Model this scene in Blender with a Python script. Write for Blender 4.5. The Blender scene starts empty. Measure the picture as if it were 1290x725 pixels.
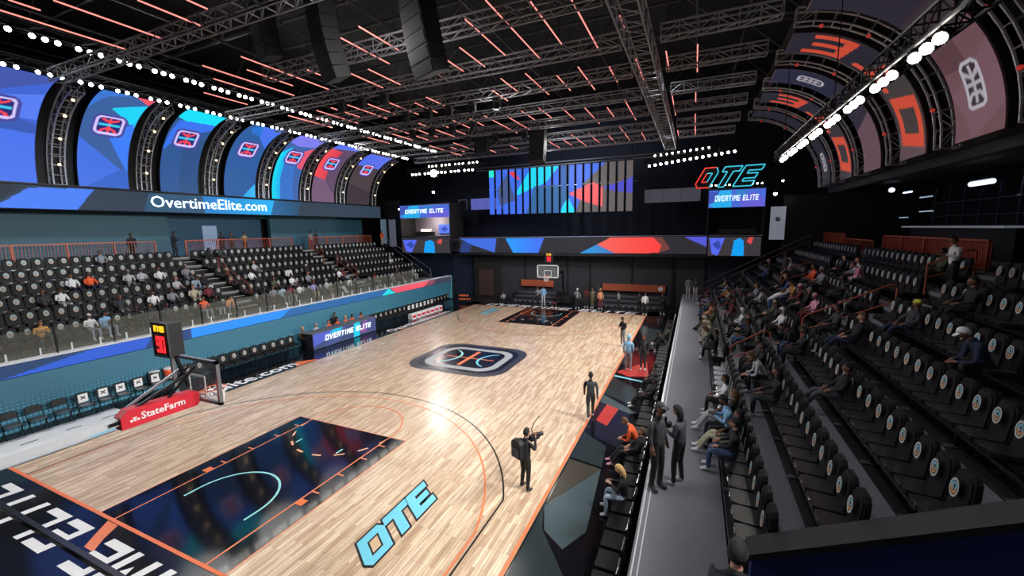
import bpy, bmesh, math, random
import numpy as np
from mathutils import Vector, Matrix
PI = math.pi
SC = bpy.context.scene
COL = SC.collection
random.seed(7)
rng = np.random.default_rng(5)

# ------------------------------------------------------------------ camera
FPX = 519.313
cam_d = bpy.data.cameras.new('camera')
cam_d.sensor_width = 36.0
cam_d.lens = FPX / 1290 * 36.0
cam_d.clip_end = 300
cam = bpy.data.objects.new('camera', cam_d)
COL.objects.link(cam)
YAW, PIT, ROL = -0.41704, -0.14029, -0.01707
CP = Vector((10.8935, -4.4222, 6.8515))
fw = Vector((math.sin(YAW) * math.cos(PIT), math.cos(YAW) * math.cos(PIT), math.sin(PIT)))
r0 = Vector((math.cos(YAW), -math.sin(YAW), 0))
u0 = r0.cross(fw)
R_ = r0 * math.cos(ROL) + u0 * math.sin(ROL)
U_ = -r0 * math.sin(ROL) + u0 * math.cos(ROL)
cam.matrix_world = Matrix(((R_.x, U_.x, -fw.x, CP.x), (R_.y, U_.y, -fw.y, CP.y), (R_.z, U_.z, -fw.z, CP.z), (0, 0, 0, 1)))
SC.camera = cam

# ------------------------------------------------------------------ world, exposure, court and fill lighting
w = bpy.data.worlds.new('world'); SC.world = w
w.use_nodes = True
w.node_tree.nodes['Background'].inputs[0].default_value = (0.55, 0.65, 0.9, 1)
w.node_tree.nodes['Background'].inputs[1].default_value = 0.055
SC.view_settings.view_transform = 'Standard'
SC.view_settings.look = 'None'
SC.view_settings.gamma = 1
SC.view_settings.exposure = 0
SC.cycles.use_denoising = True
SC.cycles.max_bounces = 6
SC.cycles.diffuse_bounces = 3
SC.cycles.glossy_bounces = 3
SC.cycles.transparent_max_bounces = 6
SC.cycles.sample_clamp_indirect = 4

def spot(loc, target, power, size=70, radius=.25, blend=.6, col=(1, .98, .96)):
    d = bpy.data.lights.new('court_or_fill_spot', 'SPOT')
    d.energy = power; d.spot_size = math.radians(size); d.spot_blend = blend
    d.shadow_soft_size = radius; d.color = col
    o = bpy.data.objects.new('court_or_fill_spot', d); COL.objects.link(o)
    o.location = loc
    o.rotation_euler = (Vector(target) - Vector(loc)).to_track_quat('-Z', 'Y').to_euler()
    return o
for y in (3, 8, 13, 18, 23, 28):
    spot((-14.6, y, 13.5), (-1, y * .9 + 1, 0), 200, 76, 1.5)
for y in (-4, 1):
    spot((-14.6, y, 13.5), (-3, y + 3, 0), 3600, 80, 1.0)
for y in (-1, 4, 9, 14, 19, 24):
    spot((14.0, y, 9.6), (-2.5, y * 1.0 + 1.5, 0), 4900, 84, .8)
spot((-13.2, 30.2, 12.6), (0, 13, 0), 1150, 75, .6)
spot((-9, 30.2, 12.6), (2, 12, 0), 500, 80, 1.0)
spot((9, 30.2, 11.9), (0, 14, 0), 2200, 80, 1.0)
spot((12.6, 30.2, 12.3), (0, 14, 0), 2200, 80, 1.0)
for y in (6, 16, 26):                      # added fill on the stands and left walls, not real fixtures
    spot((-9.0, y, 13.6), (-25, y, 6.5), 3600, 48, .5, .8, (.8, .93, 1))
    spot((-8.5, y, 13.4), (-17, y, 3), 330, 62, .5, .8, (.85, .93, 1))
    spot((9.0, y, 14.5), (14.8, y, 2.5), 1150, 62, .5, .8, (.85, .9, 1))
    spot((9.0, y - 1, 12.6), (-11.2, y + 1, .9), 1500, 30, .8, .9, (.9, .97, 1))
spot((0, 25, 12.8), (1, 34, 2), 2600, 100, .6, .8)  # added fill for the lower far wall, no fixture there
spot((13.5, -7, 11), (14.5, 2, 1), 420, 60, .5, .8, (.8, .88, 1))  # unseen fill added behind the camera for the near parapet
spot((0, 27.5, 12.6), (0, 39, 9), 2200, 110, .6, .8, (.8, .9, 1))  # added fill that brightens the back wall
spot((-8, 25, 12.8), (-12, 34, 5), 900, 90, .6, .8)  # added fill for the far left wall
for p_ in ((-12.6, 8, 13.2), (-12.6, 20, 13.2), (2, 6, 12.2), (2, 14, 12.2), (2, 22, 12.2), (12.5, 8, 11), (12.5, 20, 11)):      # added point fills that brighten the trusses, not visible fixtures
    d_ = bpy.data.lights.new('rig_fill', 'POINT'); d_.energy = 190 if p_[0] < 10 else 45; d_.shadow_soft_size = .6; d_.color = (1, .96, .92)
    o_ = bpy.data.objects.new('rig_fill', d_); COL.objects.link(o_); o_.location = p_

# ------------------------------------------------------------------ materials
def lin(c):
    return tuple(((v / 255) / 12.92 if v <= 10 else ((v / 255 + .055) / 1.055) ** 2.4) for v in c)
MATS = {}
def mat(name, rgb, rough=.6, metal=0, emit=None, strength=0, spec=.5, noise=0, scale=8):
    if name in MATS: return MATS[name]
    m = bpy.data.materials.new(name); m.use_nodes = True
    nt = m.node_tree; b = nt.nodes['Principled BSDF']
    c = lin(rgb)
    b.inputs['Base Color'].default_value = (*c, 1)
    b.inputs['Roughness'].default_value = rough
    b.inputs['Metallic'].default_value = metal
    b.inputs['Specular IOR Level'].default_value = spec
    if emit:
        b.inputs['Emission Color'].default_value = (*lin(emit), 1)
        b.inputs['Emission Strength'].default_value = strength
    if noise:
        n = nt.nodes.new('ShaderNodeTexNoise'); n.inputs['Scale'].default_value = scale; n.inputs['Detail'].default_value = 4
        tc = nt.nodes.new('ShaderNodeTexCoord'); nt.links.new(tc.outputs['Object'], n.inputs['Vector'])
        mx = nt.nodes.new('ShaderNodeMix'); mx.data_type = 'RGBA'
        mx.inputs[6].default_value = (*[v * (1 - noise) for v in c], 1)
        mx.inputs[7].default_value = (*[min(1, v * (1 + noise)) for v in c], 1)
        nt.links.new(n.outputs['Fac'], mx.inputs[0]); nt.links.new(mx.outputs[2], b.inputs['Base Color'])
    MATS[name] = m
    return m
BLACK = mat('matt_black', (22, 22, 25), .7, noise=.25, scale=3)
DARKMETAL = mat('black_metal', (30, 30, 33), .45, .6, noise=.2)
TRUSS = mat('truss_metal', (178, 178, 184), .45, .5, noise=.2, scale=5)
TRUSSD = mat('dark_truss_metal', (136, 136, 142), .5, .4, noise=.2, scale=5)
STEEL = mat('grey_steel', (150, 152, 158), .35, .8, noise=.1)
WHITE = mat('white_paint', (232, 232, 232), .45, noise=.04)
LIGHTGREY = mat('light_grey', (196, 200, 204), .5, noise=.06, scale=2)
ORANGE = mat('orange_paint', (226, 112, 60), .4, noise=.06)
ORANGEMETAL = mat('orange_rail_paint', (168, 82, 54), .45, .1, noise=.1)
CYAN = mat('cyan_paint', (112, 200, 222), .4, noise=.08)
CYAN2 = mat('light_cyan_paint', (146, 216, 216), .4, noise=.08)
GLOSSBLACK = mat('gloss_black_floor', (14, 15, 20), .12, noise=.3, scale=1.5)
KEYBLACK = mat('key_black_paint', (12, 13, 20), .08, noise=.3, scale=1.2)
RED = mat('red_vinyl', (204, 34, 52), .45, noise=.08)
SEATMAT = mat('black_seat_upholstery', (10, 10, 12), .6, spec=.3, noise=.3, scale=20)
SEATPL = mat('black_seat_plastic', (16, 16, 18), .35, noise=.2)
CHROME = mat('bright_metal', (200, 200, 205), .22, 1)
CARPET = mat('grey_carpet', (112, 112, 118), .85, noise=.12, scale=6)
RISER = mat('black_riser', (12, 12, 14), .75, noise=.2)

def glass_mat(name, rgb, alpha):
    m = bpy.data.materials.new(name); m.use_nodes = True
    nt = m.node_tree; b = nt.nodes['Principled BSDF']
    b.inputs['Base Color'].default_value = (*lin(rgb), 1); b.inputs['Roughness'].default_value = .05
    t = nt.nodes.new('ShaderNodeBsdfTransparent'); mx = nt.nodes.new('ShaderNodeMixShader')
    mx.inputs[0].default_value = alpha
    nt.links.new(t.outputs[0], mx.inputs[1]); nt.links.new(b.outputs[0], mx.inputs[2])
    nt.links.new(mx.outputs[0], nt.nodes['Material Output'].inputs[0])
    return m
GLASS = glass_mat('clear_glass', (200, 215, 220), .13)
RAILGLASS = glass_mat('tinted_rail_glass', (118, 120, 112), .22)

def wood_mat():
    m = bpy.data.materials.new('maple_court_boards'); m.use_nodes = True
    nt = m.node_tree; b = nt.nodes['Principled BSDF']; L = nt.links
    tc = nt.nodes.new('ShaderNodeTexCoord')
    mp = nt.nodes.new('ShaderNodeMapping'); mp.inputs['Rotation'].default_value = (0, 0, PI / 2)
    L.new(tc.outputs['Object'], mp.inputs['Vector'])
    br = nt.nodes.new('ShaderNodeTexBrick')
    br.inputs['Scale'].default_value = 1; br.inputs['Brick Width'].default_value = .9; br.inputs['Row Height'].default_value = .075
    br.inputs['Mortar Size'].default_value = .0025; br.inputs['Bias'].default_value = .12
    br.offset = .37; br.offset_frequency = 3
    br.inputs['Color1'].default_value = (*lin((234, 213, 186)), 1)
    br.inputs['Color2'].default_value = (*lin((194, 166, 138)), 1)
    br.inputs['Mortar'].default_value = (*lin((128, 98, 70)), 1)
    L.new(mp.outputs[0], br.inputs['Vector'])
    mp2 = nt.nodes.new('ShaderNodeMapping'); mp2.inputs['Scale'].default_value = (9, .9, 1)
    L.new(tc.outputs['Object'], mp2.inputs['Vector'])
    n = nt.nodes.new('ShaderNodeTexNoise'); n.inputs['Scale'].default_value = 1.6; n.inputs['Detail'].default_value = 5
    L.new(mp2.outputs[0], n.inputs['Vector'])
    rp = nt.nodes.new('ShaderNodeValToRGB')
    rp.color_ramp.elements[0].position = .35; rp.color_ramp.elements[0].color = (.72, .66, .62, 1)
    rp.color_ramp.elements[1].position = .62; rp.color_ramp.elements[1].color = (1.06, 1.05, 1.03, 1)
    L.new(n.outputs['Fac'], rp.inputs[0])
    mx = nt.nodes.new('ShaderNodeMix'); mx.data_type = 'RGBA'; mx.blend_type = 'MULTIPLY'; mx.inputs[0].default_value = .85
    L.new(br.outputs['Color'], mx.inputs[6]); L.new(rp.outputs[0], mx.inputs[7])
    L.new(mx.outputs[2], b.inputs['Base Color'])
    b.inputs['Roughness'].default_value = .27
    b.inputs['Coat Weight'].default_value = .3; b.inputs['Coat Roughness'].default_value = .2
    return m
WOOD = wood_mat()

def dots_mat(name, base, dot, z0, z1, axis='X'):
    """painted wall with a printed grid of dots fading out towards the top"""
    m = bpy.data.materials.new(name); m.use_nodes = True
    nt = m.node_tree; b = nt.nodes['Principled BSDF']; L = nt.links
    tc = nt.nodes.new('ShaderNodeTexCoord'); sp = nt.nodes.new('ShaderNodeSeparateXYZ'); L.new(tc.outputs['Object'], sp.inputs[0])
    def M(op, a, b_=None):
        k = nt.nodes.new('ShaderNodeMath'); k.operation = op
        for i, v in enumerate((a, b_)):
            if v is None: continue
            if isinstance(v, (int, float)): k.inputs[i].default_value = v
            else: L.new(v, k.inputs[i])
        return k.outputs[0]
    s = .13
    fy = M('SUBTRACT', M('FRACT', M('DIVIDE', sp.outputs['Y'], s)), .5)
    fz = M('SUBTRACT', M('FRACT', M('DIVIDE', sp.outputs['Z'], s)), .5)
    d = M('SQRT', M('ADD', M('MULTIPLY', fy, fy), M('MULTIPLY', fz, fz)))
    t = nt.nodes.new('ShaderNodeMapRange'); L.new(sp.outputs['Z'], t.inputs[0])
    t.inputs[1].default_value = z0; t.inputs[2].default_value = z1; t.inputs[3].default_value = .42; t.inputs[4].default_value = .0
    hit = M('LESS_THAN', d, t.outputs[0])
    mx = nt.nodes.new('ShaderNodeMix'); mx.data_type = 'RGBA'
    mx.inputs[6].default_value = (*lin(base), 1); mx.inputs[7].default_value = (*lin(dot), 1)
    L.new(hit, mx.inputs[0]); L.new(mx.outputs[2], b.inputs['Base Color'])
    b.inputs['Roughness'].default_value = .55
    return m

def screen_mat(name, strength=1.0):
    m = bpy.data.materials.new(name); m.use_nodes = True
    nt = m.node_tree; b = nt.nodes['Principled BSDF']
    a = nt.nodes.new('ShaderNodeAttribute'); a.attribute_name = 'Col'
    b.inputs['Base Color'].default_value = (.008, .008, .009, 1); b.inputs['Roughness'].default_value = .5; b.inputs['Specular IOR Level'].default_value = .1
    nt.links.new(a.outputs['Color'], b.inputs['Emission Color']); b.inputs['Emission Strength'].default_value = strength
    return m
SCREEN = screen_mat('led_screen', 1.15)
SCREENDIM = screen_mat('led_screen_dim', .8)
def glow(name, rgb, s, sample=False):
    m = mat(name, rgb, .5, emit=rgb, strength=s)
    if not sample: m.cycles.emission_sampling = 'NONE'
    return m
LAMP = glow('lamp_glow', (255, 250, 240), 30)
LAMPW = glow('warm_lamp_glow', (255, 214, 150), 6)
TUBE = glow('pink_tube_glow', (255, 150, 140), 1.25)
TEXTW = glow('white_sign_glow', (225, 245, 255), 1.1)
SIGNRED = glow('red_sign_glow', (235, 60, 50), .9)
SIGNCYAN = glow('cyan_sign_glow', (60, 190, 215), .9)
YEL = glow('yellow_led_glow', (255, 196, 40), 1.2)
LEDRED = glow('red_led_glow', (255, 40, 50), 1.2)
FLUO = glow('white_tube_glow', (215, 232, 255), 1.6)

# ------------------------------------------------------------------ mesh helpers
class MB:
    def __init__(s): s.v = []; s.f = []; s.m = []; s.mats = []
    def mi(s, m):
        if m not in s.mats: s.mats.append(m)
        return s.mats.index(m)
    def poly(s, pts, m):
        n = len(s.v); s.v += [tuple(p) for p in pts]; s.f.append(tuple(range(n, n + len(pts)))); s.m.append(s.mi(m))
    def box(s, c, d, m, rz=0, ry=0, rx=0):
        cx, cy, cz = c; a, b, e = d[0] / 2, d[1] / 2, d[2] / 2
        rot = Matrix.Rotation(rz, 3, 'Z') @ Matrix.Rotation(ry, 3, 'Y') @ Matrix.Rotation(rx, 3, 'X')
        n = len(s.v)
        for x in (-a, a):
            for y in (-b, b):
                for z in (-e, e):
                    p = rot @ Vector((x, y, z)); s.v.append((cx + p.x, cy + p.y, cz + p.z))
        k = s.mi(m)
        for q in ((0, 1, 3, 2), (4, 6, 7, 5), (0, 4, 5, 1), (2, 3, 7, 6), (0, 2, 6, 4), (1, 5, 7, 3)):
            s.f.append(tuple(n + i for i in q)); s.m.append(k)
    def bar(s, p0, p1, r, m, n=4):
        p0 = Vector(p0); p1 = Vector(p1); d = (p1 - p0)
        if d.length < 1e-6: return
        d.normalize(); a = d.orthogonal().normalized(); b = d.cross(a)
        k = len(s.v); mi = s.mi(m)
        for p in (p0, p1):
            for i in range(n):
                t = 2 * PI * (i + .5) / n; s.v.append(tuple(p + a * math.cos(t) * r + b * math.sin(t) * r))
        for i in range(n):
            j = (i + 1) % n; s.f.append((k + i, k + j, k + n + j, k + n + i)); s.m.append(mi)
        s.f.append(tuple(k + i for i in reversed(range(n)))); s.m.append(mi)
        s.f.append(tuple(k + n + i for i in range(n))); s.m.append(mi)
    def path(s, pts, r, m, n=6):
        for a, b in zip(pts[:-1], pts[1:]): s.bar(a, b, r, m, n)
    def prism(s, pts, z0, z1, m, T=lambda p: p):
        """pts 2-D polygon extruded from z0 to z1; T maps (x,y,z) to the world"""
        n = len(s.v); k = s.mi(m); N = len(pts)
        for z in (z0, z1):
            for x, y in pts: s.v.append(tuple(T((x, y, z))))
        s.f.append(tuple(n + i for i in reversed(range(N)))); s.m.append(k)
        s.f.append(tuple(n + N + i for i in range(N))); s.m.append(k)
        for i in range(N):
            j = (i + 1) % N; s.f.append((n + i, n + j, n + N + j, n + N + i)); s.m.append(k)
    def lathe(s, prof, c, m, n=12, ax='Z'):
        k = len(s.v); mi = s.mi(m)
        for r, h in prof:
            for i in range(n):
                t = 2 * PI * i / n; x, y = r * math.cos(t), r * math.sin(t)
                p = (x, y, h) if ax == 'Z' else ((h, x, y) if ax == 'X' else (x, h, y))
                s.v.append((c[0] + p[0], c[1] + p[1], c[2] + p[2]))
        for a in range(len(prof) - 1):
            for i in range(n):
                j = (i + 1) % n; s.f.append((k + a * n + i, k + a * n + j, k + (a + 1) * n + j, k + (a + 1) * n + i)); s.m.append(mi)
        s.f.append(tuple(k + i for i in reversed(range(n)))); s.m.append(mi)
        s.f.append(tuple(k + (len(prof) - 1) * n + i for i in range(n))); s.m.append(mi)
    def add(s, o, M):
        n = len(s.v); s.v += [tuple(M @ Vector(p)) for p in o.v]
        mp = [s.mi(m) for m in o.mats]
        s.f += [tuple(n + i for i in f) for f in o.f]; s.m += [mp[i] for i in o.m]
    def mesh(s, name, smooth=False):
        me = bpy.data.meshes.new(name); me.from_pydata(s.v, [], s.f)
        for m in s.mats: me.materials.append(m)
        me.polygons.foreach_set('material_index', s.m)
        if smooth: me.polygons.foreach_set('use_smooth', [True] * len(s.f))
        me.update(); return me
    def build(s, name, parent=None, smooth=False, loc=None):
        return link(name, s.mesh(name, smooth), parent, loc)
def link(name, me, parent=None, loc=None):
    o = bpy.data.objects.new(name, me); COL.objects.link(o)
    if parent is not None: o.parent = parent
    if loc is not None: o.location = loc
    return o
def tag(o, label=None, cat=None, group=None, kind=None):
    if label: o['label'] = label
    if cat: o['category'] = cat
    if group: o['group'] = group
    if kind: o['kind'] = kind
    return o
def empty(name, loc=(0, 0, 0), rz=0, label=None, cat=None, group=None):
    o = bpy.data.objects.new(name, None); COL.objects.link(o); o.empty_display_size = .2
    o.location = loc; o.rotation_euler = (0, 0, rz)
    return tag(o, label, cat, group)
def struct(mb, name, label=None):
    o = mb.build(name); o['kind'] = 'structure'
    if label: o['label'] = label
    return o
ORD = ['first', 'second', 'third', 'fourth', 'fifth', 'sixth', 'seventh', 'eighth', 'ninth', 'tenth', 'eleventh', 'twelfth', 'thirteenth',
       'fourteenth', 'fifteenth', 'sixteenth', 'seventeenth', 'eighteenth', 'nineteenth', 'twentieth']
def ordn(i):
    if i < 20: return ORD[i]
    t = {2: 'twenty', 3: 'thirty', 4: 'forty', 5: 'fifty', 6: 'sixty'}[(i + 1) // 10]
    if (i + 1) % 10 == 0: return {2: 'twentieth', 3: 'thirtieth', 4: 'fortieth', 5: 'fiftieth', 6: 'sixtieth'}[(i + 1) // 10]
    return t + '-' + ORD[(i + 1) % 10 - 1]

# ---- block lettering
def R4(x0, y0, x1, y1): return [(x0, y0), (x1, y0), (x1, y1), (x0, y1)]
T_ = .24; H_ = .2
GL = {
 'O': [R4(0, 0, T_, 1), R4(1 - T_, 0, 1, 1), R4(T_, 0, 1 - T_, H_), R4(T_, 1 - H_, 1 - T_, 1)],
 'V': [[(0, 1), (T_, 1), (.5 + T_ / 2, 0), (.5 - T_ / 2, 0)], [(1 - T_, 1), (1, 1), (.5 + T_ / 2, 0), (.5 - T_ / 2, 0)]],
 'E': [R4(0, 0, T_, 1), R4(T_, 0, .95, H_), R4(T_, .4, .85, .6), R4(T_, 1 - H_, .95, 1)],
 'R': [R4(0, 0, T_, 1), R4(T_, 1 - H_, .8, 1), R4(T_, .38, .8, .56), R4(.8, .42, 1, .96), [(.45, .4), (.72, .4), (1, 0), (.72, 0)]],
 'T': [R4(0, 1 - H_, 1, 1), R4(.5 - T_ / 2, 0, .5 + T_ / 2, 1 - H_)],
 'I': [R4(.12, 0, .12 + T_, 1)],
 'M': [R4(0, 0, T_, 1), R4(1 - T_, 0, 1, 1), [(T_, 1), (T_, .7), (.5, .3), (.5, .6)], [(1 - T_, 1), (.5, .6), (.5, .3), (1 - T_, .7)]],
 'L': [R4(0, 0, T_, 1), R4(T_, 0, .95, H_)],
 'C': [R4(0, 0, T_, 1), R4(T_, 0, 1, H_), R4(T_, 1 - H_, 1, 1)],
 '.': [R4(.05, 0, .3, .2)], ' ': [],
 '0': [R4(0, 0, T_, 1), R4(1 - T_, 0, 1, 1), R4(T_, 0, 1 - T_, H_), R4(T_, 1 - H_, 1 - T_, 1)],
 '7': [R4(0, 1 - H_, 1, 1), R4(1 - T_, 0, 1, 1 - H_)],
 '3': [R4(1 - T_, 0, 1, 1), R4(0, 0, 1 - T_, H_), R4(0, .4, 1 - T_, .6), R4(0, 1 - H_, 1 - T_, 1)],
 '9': [R4(1 - T_, 0, 1, 1), R4(0, 0, 1 - T_, H_), R4(0, .4, 1 - T_, .6), R4(0, 1 - H_, 1 - T_, 1), R4(0, .6, T_, 1 - H_)],
 ':': [R4(.1, .2, .35, .4), R4(.1, .6, .35, .8)],
}
ADV = {'I': .5, '.': .42, ' ': .55, ':': .5}
def text_polys(t, gap=.2, slant=.18):
    x = 0; out = []
    for ch in t:
        for p in GL[ch]: out.append([(x + a + slant * b, b) for a, b in p])
        x += ADV.get(ch, 1) + gap
    return out, x - gap + slant
def block_text(mb, t, T, width, height, m, gap=.2, slant=.18, th=.004):
    ps, wd = text_polys(t, gap, slant); s = width / wd
    for p in ps: mb.prism([(a * s, b * height) for a, b in p], 0, th, m, T)
def font_text(t, size, m, name, parent, origin, ex, ey, width=None, offset=.0, th=.01):
    cu = bpy.data.curves.new('txt', 'FONT'); cu.body = t; cu.size = size; cu.offset = offset; cu.extrude = th; cu.resolution_u = 2
    to = bpy.data.objects.new('txt', cu); COL.objects.link(to)
    bpy.context.view_layer.update()
    dg = bpy.context.evaluated_depsgraph_get()
    me = bpy.data.meshes.new_from_object(to.evaluated_get(dg)); bpy.data.objects.remove(to)
    ex = Vector(ex).normalized(); ey = Vector(ey).normalized(); ez = ex.cross(ey)
    xs = [v.co.x for v in me.vertices]; x0, x1 = min(xs), max(xs)
    k = width / (x1 - x0) if width else 1
    O = Vector(origin)
    for v in me.vertices:
        c = v.co.copy(); v.co = O + ex * ((c.x - x0) * k) + ey * c.y * (k if width else 1) + ez * c.z
    me.materials.clear(); me.materials.append(m)
    return link(name, me, parent)

# ------------------------------------------------------------------ LED screens: picture as vertex colours on a real panel
def inpoly(U, V, poly):
    x = U; y = V; ins = np.zeros(U.shape, bool); n = len(poly)
    for i in range(n):
        x0, y0 = poly[i]; x1, y1 = poly[(i + 1) % n]
        c = ((y0 > y) != (y1 > y)) & (x < (x1 - x0) * (y - y0) / ((y1 - y0) + 1e-12) + x0); ins ^= c
    return ins
def rrect(U, V, cx, cy, hx, hy, r):
    qx = np.abs(U - cx) - (hx - r); qy = np.abs(V - cy) - (hy - r)
    return np.hypot(np.maximum(qx, 0), np.maximum(qy, 0)) + np.minimum(np.maximum(qx, qy), 0) - r
def screen(name, P, W, H, nu, nv, base, polys, logo=None, parent=None, mt=None, extra=None):
    """P(u,v)->point (arrays); polys [(rgb, [(u,v)..], (optional rgb2, direction))]; logo (u, v, halfsize m, style)"""
    u = np.linspace(0, 1, nu + 1); v = np.linspace(0, 1, nv + 1); UU, VV = np.meshgrid(u, v)
    C = np.empty((nv + 1, nu + 1, 3)); C[:] = lin(base)
    for pl in polys:
        k = inpoly(UU, VV, pl[1]); c = np.array(lin(pl[0]))
        if len(pl) > 2:
            c2 = np.array(lin(pl[2])); ax = pl[3]; q = UU if ax == 'u' else VV
            ws = [p[0 if ax == 'u' else 1] for p in pl[1]]; t = np.clip((q - min(ws)) / (max(ws) - min(ws)), 0, 1)[..., None]
            C[k] = (c * (1 - t) + c2 * t)[k]
        else: C[k] = c
    if logo:
        lu, lv, hs, st = logo; X = UU * W; Y = VV * H; cx, cy = lu * W, lv * H
        if st == 'colour': ring, bg, l1, l2, halo = (205, 190, 250), (40, 40, 110), (240, 70, 80), (60, 190, 225), (70, 70, 150)
        else: ring, bg, l1, l2, halo = (185, 180, 190), (60, 45, 52), (175, 170, 180), (175, 170, 180), None
        ax, ay = (hs, hs) if st == 'colour' else (hs * .72, hs * 1.15)
        d = rrect(X, Y, cx, cy, ax, ay, hs * .45)
        if halo: C[d < hs * .22] = lin(halo)
        C[d < 0] = lin(ring); C[d < -hs * .2] = lin(bg)
        a, b = X - cx, Y - cy; ins = d < -hs * .25; t = hs * .09
        C[ins & (np.abs(a) < t)] = lin(l1)
        C[ins & (np.abs(np.hypot(a, b - hs * 1.0) - hs * .62) < t * 1.1)] = lin(l1)
        C[ins & (np.abs(np.hypot(a, b + hs * 1.0) - hs * .62) < t * 1.1)] = lin(l1)
        C[ins & (np.abs(b) < t * 1.2)] = lin(l2)
    if extra is not None: extra(C, UU, VV)
    X, Y, Z = P(UU, VV); co = np.stack([X, Y, Z], -1).reshape(-1, 3)
    idx = np.arange((nu + 1) * (nv + 1)).reshape(nv + 1, nu + 1)
    f = np.stack([idx[:-1, :-1], idx[:-1, 1:], idx[1:, 1:], idx[1:, :-1]], -1).reshape(-1, 4)
    me = bpy.data.meshes.new(name); me.from_pydata(co.tolist(), [], f.tolist())
    ca = me.color_attributes.new('Col', 'FLOAT_COLOR', 'POINT')
    ca.data.foreach_set('color', np.concatenate([C.reshape(-1, 3), np.ones((len(co), 1))], 1).ravel())
    me.materials.append(mt or SCREEN); me.update()
    return link(name, me, parent)

# ================================================================== SHELL
XL, XR, Y0, Y1, ZC = -26.0, 25.0, -9.0, 39.0, 19.0
s = MB(); s.box(((XL + XR) / 2, (Y0 + Y1) / 2, -.15), (XR - XL, Y1 - Y0, .3), mat('arena_floor_dark', (26, 27, 31), .3, noise=.2, scale=1)); struct(s, 'floor')
CEILM = mat('black_ceiling', (18, 18, 20), .85, noise=.3, scale=.6)
s = MB(); s.box(((XL + XR) / 2, (Y0 + Y1) / 2, ZC + .15), (XR - XL, Y1 - Y0, .3), CEILM); struct(s, 'ceiling')
WALLD = mat('dark_wall', (20, 21, 26), .8, noise=.2, scale=1.3)
s = MB(); s.box((XR + .15, (Y0 + Y1) / 2, ZC / 2), (.3, Y1 - Y0, ZC), mat('black_wall_paint', (17, 17, 22), .8, noise=.3, scale=1)); struct(s, 'wall_right')
s = MB(); s.box(((XL + XR) / 2, Y0 - .15, ZC / 2), (XR - XL, .3, ZC), WALLD); struct(s, 'wall_front')
NAVY = mat('navy_wall_paint', (22, 30, 52), .7, noise=.15, scale=1.2)
s = MB(); s.box(((XL + XR) / 2, Y1 + .15, ZC / 2), (XR - XL, .3, ZC), mat('navy_back_wall', (20, 27, 48), .75, noise=.2, scale=.8)); struct(s, 'wall_back')
TEAL = dots_mat('teal_dotted_upper_wall', (52, 98, 114), (38, 76, 98), 5.2, 8.6)
s = MB(); s.box((XL - .15, (Y0 + Y1) / 2, ZC / 2), (.3, Y1 - Y0, ZC), WALLD); wl = struct(s, 'wall_left')
# upper concourse wall (teal) with recess
s = MB()
s.box((-24.7, 2.2, 7.0), (.4, 22.4, 3.6), TEAL); s.box((-24.7, 27.1, 7.0), (.4, 11.4, 3.6), TEAL)
s.box((-24.9, 17.4, 8.5), (.4, 8, .6), TEAL); s.box((-25.8, 17.4, 6.9), (.1, 8, 3.4), mat('blue_recess_wall', (44, 88, 116), .6, noise=.1))
struct(s, 'wall_concourse_left', 'teal dotted upper wall behind the left stand')
s = MB(); s.box((-25.7, 16.9, 6.45), (.08, 1.1, 2.3), mat('pale_door_glow', (150, 175, 200), .5, emit=(120, 150, 190), strength=.25)); d1 = struct(s, 'door_1', 'pale door in the recess of the upper wall')  # faint emission stands in for the light on the door
s = MB(); s.box((-25.63, 17.3, 6.35), (.05, .05, .16), CHROME); s.build('door_handle', d1)

# lower left wall with dot print, LED ribbon and ledge
s = MB(); s.box((-11.15, 13.6, .97), (.3, 33.0, 1.94), dots_mat('blue_dotted_wall', (52, 110, 134), (86, 160, 186), .2, 1.55))
struct(s, 'wall_left_lower', 'blue wall printed with pale dots below the left stand')
lw = s
s = MB(); s.box((-11.15, 13.6, 2.475), (.42, 33.0, .05), mat('white_ledge', (205, 208, 212), .4, noise=.05)); struct(s, 'trim_1', 'white ledge along the top of the blue wall')
bc = [(52, 72, 128), (48, 130, 220)]
def Pl(x, y0, y1, z0, z1): return lambda U, V: (np.full(U.shape, x), y0 + U * (y1 - y0), z0 + V * (z1 - z0))
yy = lambda y: (y + 2.9) / 33.0
rb = empty('led_ribbon', (-11, 13.6, 2.2), 0, 'long blue and red LED ribbon along the top of the lower left wall', 'LED display')
screen('display', lambda U, V: (np.full(U.shape, .02), -16.5 + U * 33.0, -.23 + V * .48), 33, .48, 640, 12, (44, 66, 104), [
    ((50, 92, 200), [(yy(.9), 0), (yy(3.6), 1), (yy(5.4), 1), (yy(5.1), 0)]),
    ((48, 72, 124), [(yy(5.1), 0), (yy(5.4), 1), (yy(7), 1), (yy(7), 0)]),
    ((46, 140, 240), [(yy(7.0), 0), (yy(7), 1), (yy(12.4), 1), (yy(11.6), 0)]),
    ((46, 100, 160), [(yy(11.6), 0), (yy(12.4), 1), (yy(21.0), 1), (yy(21.0), 0)]),
    ((40, 210, 220), [(yy(20.2), 0), (yy(21.0), 1), (yy(21.8), 0)]),
    ((225, 84, 100), [(yy(21.8), 0), (yy(21.2), 1), (yy(26.5), 1), (yy(25.6), 0)], (240, 90, 104), 'u'),
    ((130, 70, 90), [(yy(25.6), 0), (yy(26.5), 1), (yy(27.6), 1), (yy(27.0), 0)]),
    ((60, 60, 78), [(yy(27.0), 0), (yy(27.6), 1), (1, 1), (1, 0)])], parent=rb)
s = MB(); s.box((-.16, 0, 0), (.28, 33, .44), BLACK); s.build('housing', rb)
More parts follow.
